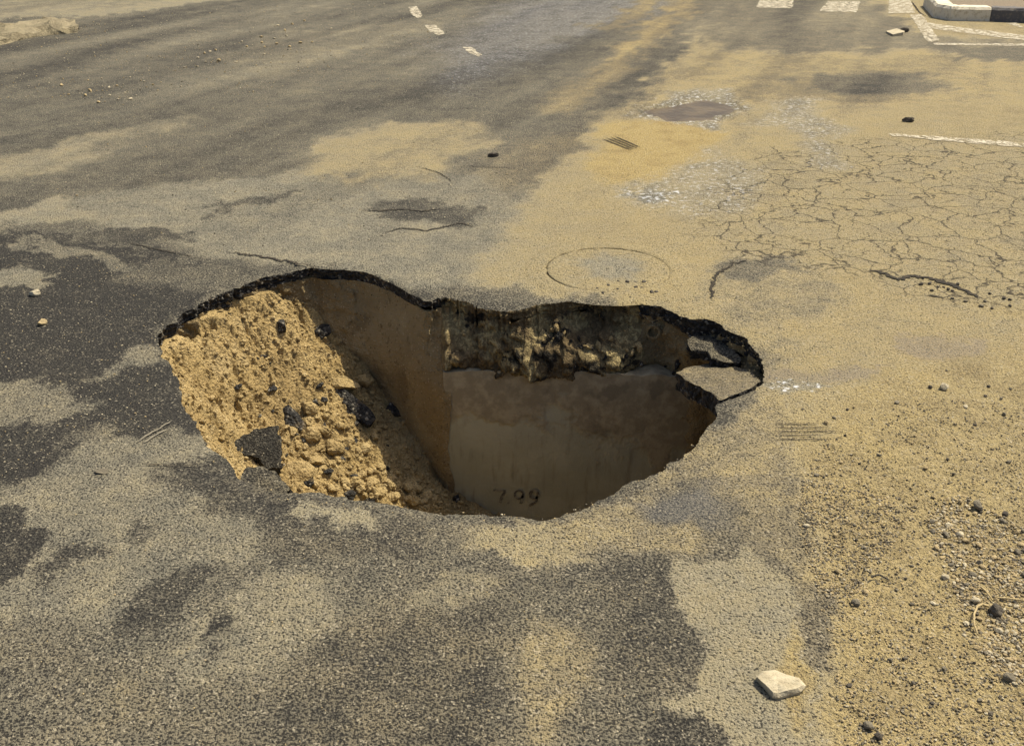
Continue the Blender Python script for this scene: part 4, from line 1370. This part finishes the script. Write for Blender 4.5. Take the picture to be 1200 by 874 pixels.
def kerb_stone(p, q, mat, seed, nose=False):
    p, q = np.array(p), np.array(q)
    d = (q - p) / np.linalg.norm(q - p); nrm = np.array([-d[1], d[0]])
    q = q - d * .006
    bm = bmesh.new()
    prof = [(0, -.02), (.012, KH * .82), (.035, KH), (.20, KH), (.21, -.02)]
    rows_ = []
    L = np.linalg.norm(q - p); ns = max(3, int(L / .05))
    r = random.Random(seed)
    for k in range(ns + 1):
        f_ = k / ns
        c = p + (q - p) * f_
        rows_.append([])
        for (o_, z_) in prof:
            if nose and f_ < .5:
                sq = math.sqrt(max(0, 1 - (1 - f_ / .5) ** 2)); o_ = .105 + (o_ - .105) * (.30 + .70 * sq); z_ = z_ * (.75 + .25 * sq)
            rows_[-1].append(bm.verts.new((c[0] + nrm[0] * o_ + r.uniform(-.004, .004), c[1] + nrm[1] * o_ + r.uniform(-.004, .004), z_ + r.uniform(-.004, .003))))
    for k in range(ns):
        for t in range(len(prof) - 1):
            bm.faces.new([rows_[k][t], rows_[k + 1][t], rows_[k + 1][t + 1], rows_[k][t + 1]])
    bm.faces.new(rows_[0]); bm.faces.new(rows_[-1][::-1])
    bmesh.ops.recalc_face_normals(bm, faces=bm.faces[:])
    me = bpy.data.meshes.new('kerb_stone'); bm.to_mesh(me); bm.free()
    return link('kerb_stone', me, mat, parent=kerb)


kerb_stone(kb[0] + np.array([.26, 1.05]), kb[0] + np.array([.01, .035]), M['kerbwhite'], 59)
cols = ['kerbwhite', 'kerbwhite', 'kerbblack', 'kerbwhite', 'kerbblack', 'kerbwhite']
for k in range(6):
    kerb_stone(kb[k], kb[k + 1], M[cols[k]], 60 + k, nose=False)
# island behind the kerb
a0 = G(1102, 12)[:2]; off = np.array([0.0, .21])
isl = [kb[1] + off, kb[2] + off, kb[3] + off, kb[4] + off, kb[5] + off, kb[6] + off, kb[6] + np.array([.5, 4]), kb[2] + np.array([.6, 4]), kb[1] + np.array([.3, 1.2])]
bm = bmesh.new()
tp = [bm.verts.new((p[0], p[1], .11)) for p in isl]; bt = [bm.verts.new((p[0], p[1], -.03)) for p in isl]
bm.faces.new(tp); bm.faces.new(bt[::-1])
for k in range(len(isl)):
    k2 = (k + 1) % len(isl); bm.faces.new([bt[k], bt[k2], tp[k2], tp[k]])
bmesh.ops.recalc_face_normals(bm, faces=bm.faces[:])
me = bpy.data.meshes.new('traffic_island'); bm.to_mesh(me); bm.free()
link('traffic_island', me, stone_material('island_earth', (.22, .175, .12), (.15, .12, .085)), kind='structure')


# old layer of asphalt that stands proud at the far left
def lip(outline, z, name, mat):
    P = [G(*p)[:2] for p in outline]
    bm = bmesh.new()
    tp = [bm.verts.new((p[0], p[1], z + random.uniform(-.008, .008))) for p in P]; bt = [bm.verts.new((p[0] + random.uniform(-.02, .02), p[1] - .05, -.02)) for p in P]
    bm.faces.new(tp)
    for k in range(len(P)):
        k2 = (k + 1) % len(P); bm.faces.new([bt[k], bt[k2], tp[k2], tp[k]])
    bmesh.ops.triangulate(bm, faces=bm.faces[:])
    bmesh.ops.subdivide_edges(bm, edges=bm.edges[:], cuts=4, use_grid_fill=True, fractal=.5, seed=4)
    bmesh.ops.recalc_face_normals(bm, faces=bm.faces[:])
    me = bpy.data.meshes.new(name); bm.to_mesh(me); bm.free()
    return link(name, me, mat, parent=road)


M['ridge'] = soil_material('pale_dust_ridge', (.33, .285, .185), (.25, .215, .14), (.16, .135, .09), 3)
lip([(-60, 60), (0, 53), (30, 45), (60, 41), (92, 38), (88, 29), (60, 26), (20, 32), (-60, 42)], .045, 'broken_edge', M['ridge'])

# ------------------------------------------------------------------ puddle
PD = [(752, 131), (770, 128), (800, 127), (825, 125), (842, 126), (846, 132), (835, 137), (800, 139), (770, 138), (756, 135)]


def flat_patch(name, outline, z, mat, label, cat, seed, n=90, jit=.03):
    P = np.array([G(*p)[:2] for p in outline]); c = P.mean(0)
    Q = np.concatenate([P, P[:1]]); seg = np.r_[0, np.cumsum(np.linalg.norm(np.diff(Q, axis=0), axis=1))]
    uu = np.linspace(0, seg[-1], n, endpoint=False)
    R = np.stack([np.interp(uu, seg, Q[:, k]) for k in range(2)], -1)
    R = R + jit * np.stack([fbm(R[:, 0] * 6, R[:, 1] * 6, seed, 3), fbm(R[:, 0] * 6 + 9, R[:, 1] * 6, seed, 3)], -1)
    vs = np.concatenate([np.c_[R, np.full(n, z)], [[c[0], c[1], z]]])
    k = np.arange(n)
    me = mesh_from(name, vs, np.stack([np.full(n, n), k, (k + 1) % n], -1))
    return link(name, me, mat, label=label, cat=cat)


def pool(c, a, b, z, label):
    t = np.linspace(0, 2 * math.pi, 48, endpoint=False)
    vs = np.concatenate([np.stack([c[0] + a * np.cos(t), c[1] + b * np.sin(t), np.full(48, z)], -1), [[c[0], c[1], z]]])
    k = np.arange(48)
    return link('puddle', mesh_from('puddle', vs, np.stack([np.full(48, 48), k, (k + 1) % 48], -1)), M['water'], label=label, cat='puddle')


pool(pc, .62, .66, -.022, 'muddy brown puddle in a shallow pothole beyond the manhole')


# ------------------------------------------------------------------ litter: straw, twigs, scraps
def tube(pts, rad_, name, mat, label, cat):
    cu = bpy.data.curves.new(name, 'CURVE'); cu.dimensions = '3D'; cu.bevel_depth = rad_; cu.bevel_resolution = 1
    sp = cu.splines.new('POLY'); sp.points.add(len(pts) - 1)
    for k, (x, y, z) in enumerate(pts):
        g = G(x, y); sp.points[k].co = (g[0], g[1], z + rad_, 1); sp.points[k].radius = 1 - .4 * k / len(pts)
    tmp = bpy.data.objects.new('tmp', cu); C.objects.link(tmp)
    dg = bpy.context.evaluated_depsgraph_get()
    me = bpy.data.meshes.new_from_object(tmp.evaluated_get(dg)); bpy.data.objects.remove(tmp)
    me.name = name; me.materials.clear(); me.materials.append(mat)
    return link(name, me, None, label=label, cat=cat)


tube([(1158, 713, .004), (1150, 712, .008), (1144, 716, .012), (1140, 725, .012), (1140, 735, .009), (1145, 745, .003)], .0034, 'straw', M['straw'], 'curved dry straw looping beside the dark angular stone', 'straw')
tube([(1149, 690, .004), (1155, 697, .008), (1163, 706, .004)], .0028, 'straw', M['straw'], 'short straight straw pointing at the dark angular stone', 'straw')
tube([(1165, 702, .003), (1180, 705, .008), (1200, 706, .004)], .0030, 'straw', M['straw'], 'pale straw stalk lying across the gravel spill', 'straw')
tube([(1020, 678, .004), (1030, 677, .008), (1041, 681, .003)], .0028, 'twig', M['darks'], 'short dark twig on the brown sand', 'twig')
tube([(893, 835, .002), (898, 831, .004)], .0012, 'twig', M['darks'], 'tiny dark twig in front of the large pale stone', 'twig')
for (x_, y_, s_, lb) in ((578, 184, 13, 'dark clump of mud on the pale dusty asphalt behind the pit'), (1064, 143, 15, 'dark clump of mud on the sandy road near the white line'),
                         (1058, 38, 14, 'dark clump of dirt beside a pale scrap near the far white line')):
    me = rock_mesh('mud_clump', x_, 3, 1, .6, .5, 8, .3); me.materials.append(M['darks'])
    stone(x_, y_, s_, 'darks', lb, name='mud_clump', cat='mud', me=me, rz=.2)


def scrap():
    P = [G(*p) for p in [(1038, 39), (1050, 37.5), (1060, 39), (1058, 42), (1046, 43)]]
    bm = bmesh.new()
    tp = [bm.verts.new((p[0], p[1], .02 + .015 * (k % 2))) for k, p in enumerate(P)]; bt = [bm.verts.new((p[0], p[1], .002)) for p in P]
    bm.faces.new(tp); bm.faces.new(bt[::-1])
    for k in range(5): bm.faces.new([bt[k], bt[(k + 1) % 5], tp[(k + 1) % 5], tp[k]])
    bmesh.ops.triangulate(bm, faces=bm.faces[:]); bmesh.ops.recalc_face_normals(bm, faces=bm.faces[:])
    me = bpy.data.meshes.new('scrap'); bm.to_mesh(me); bm.free()
    link('scrap', me, M['pale'], label='flat pale scrap lying next to the far white line', cat='litter')


scrap()
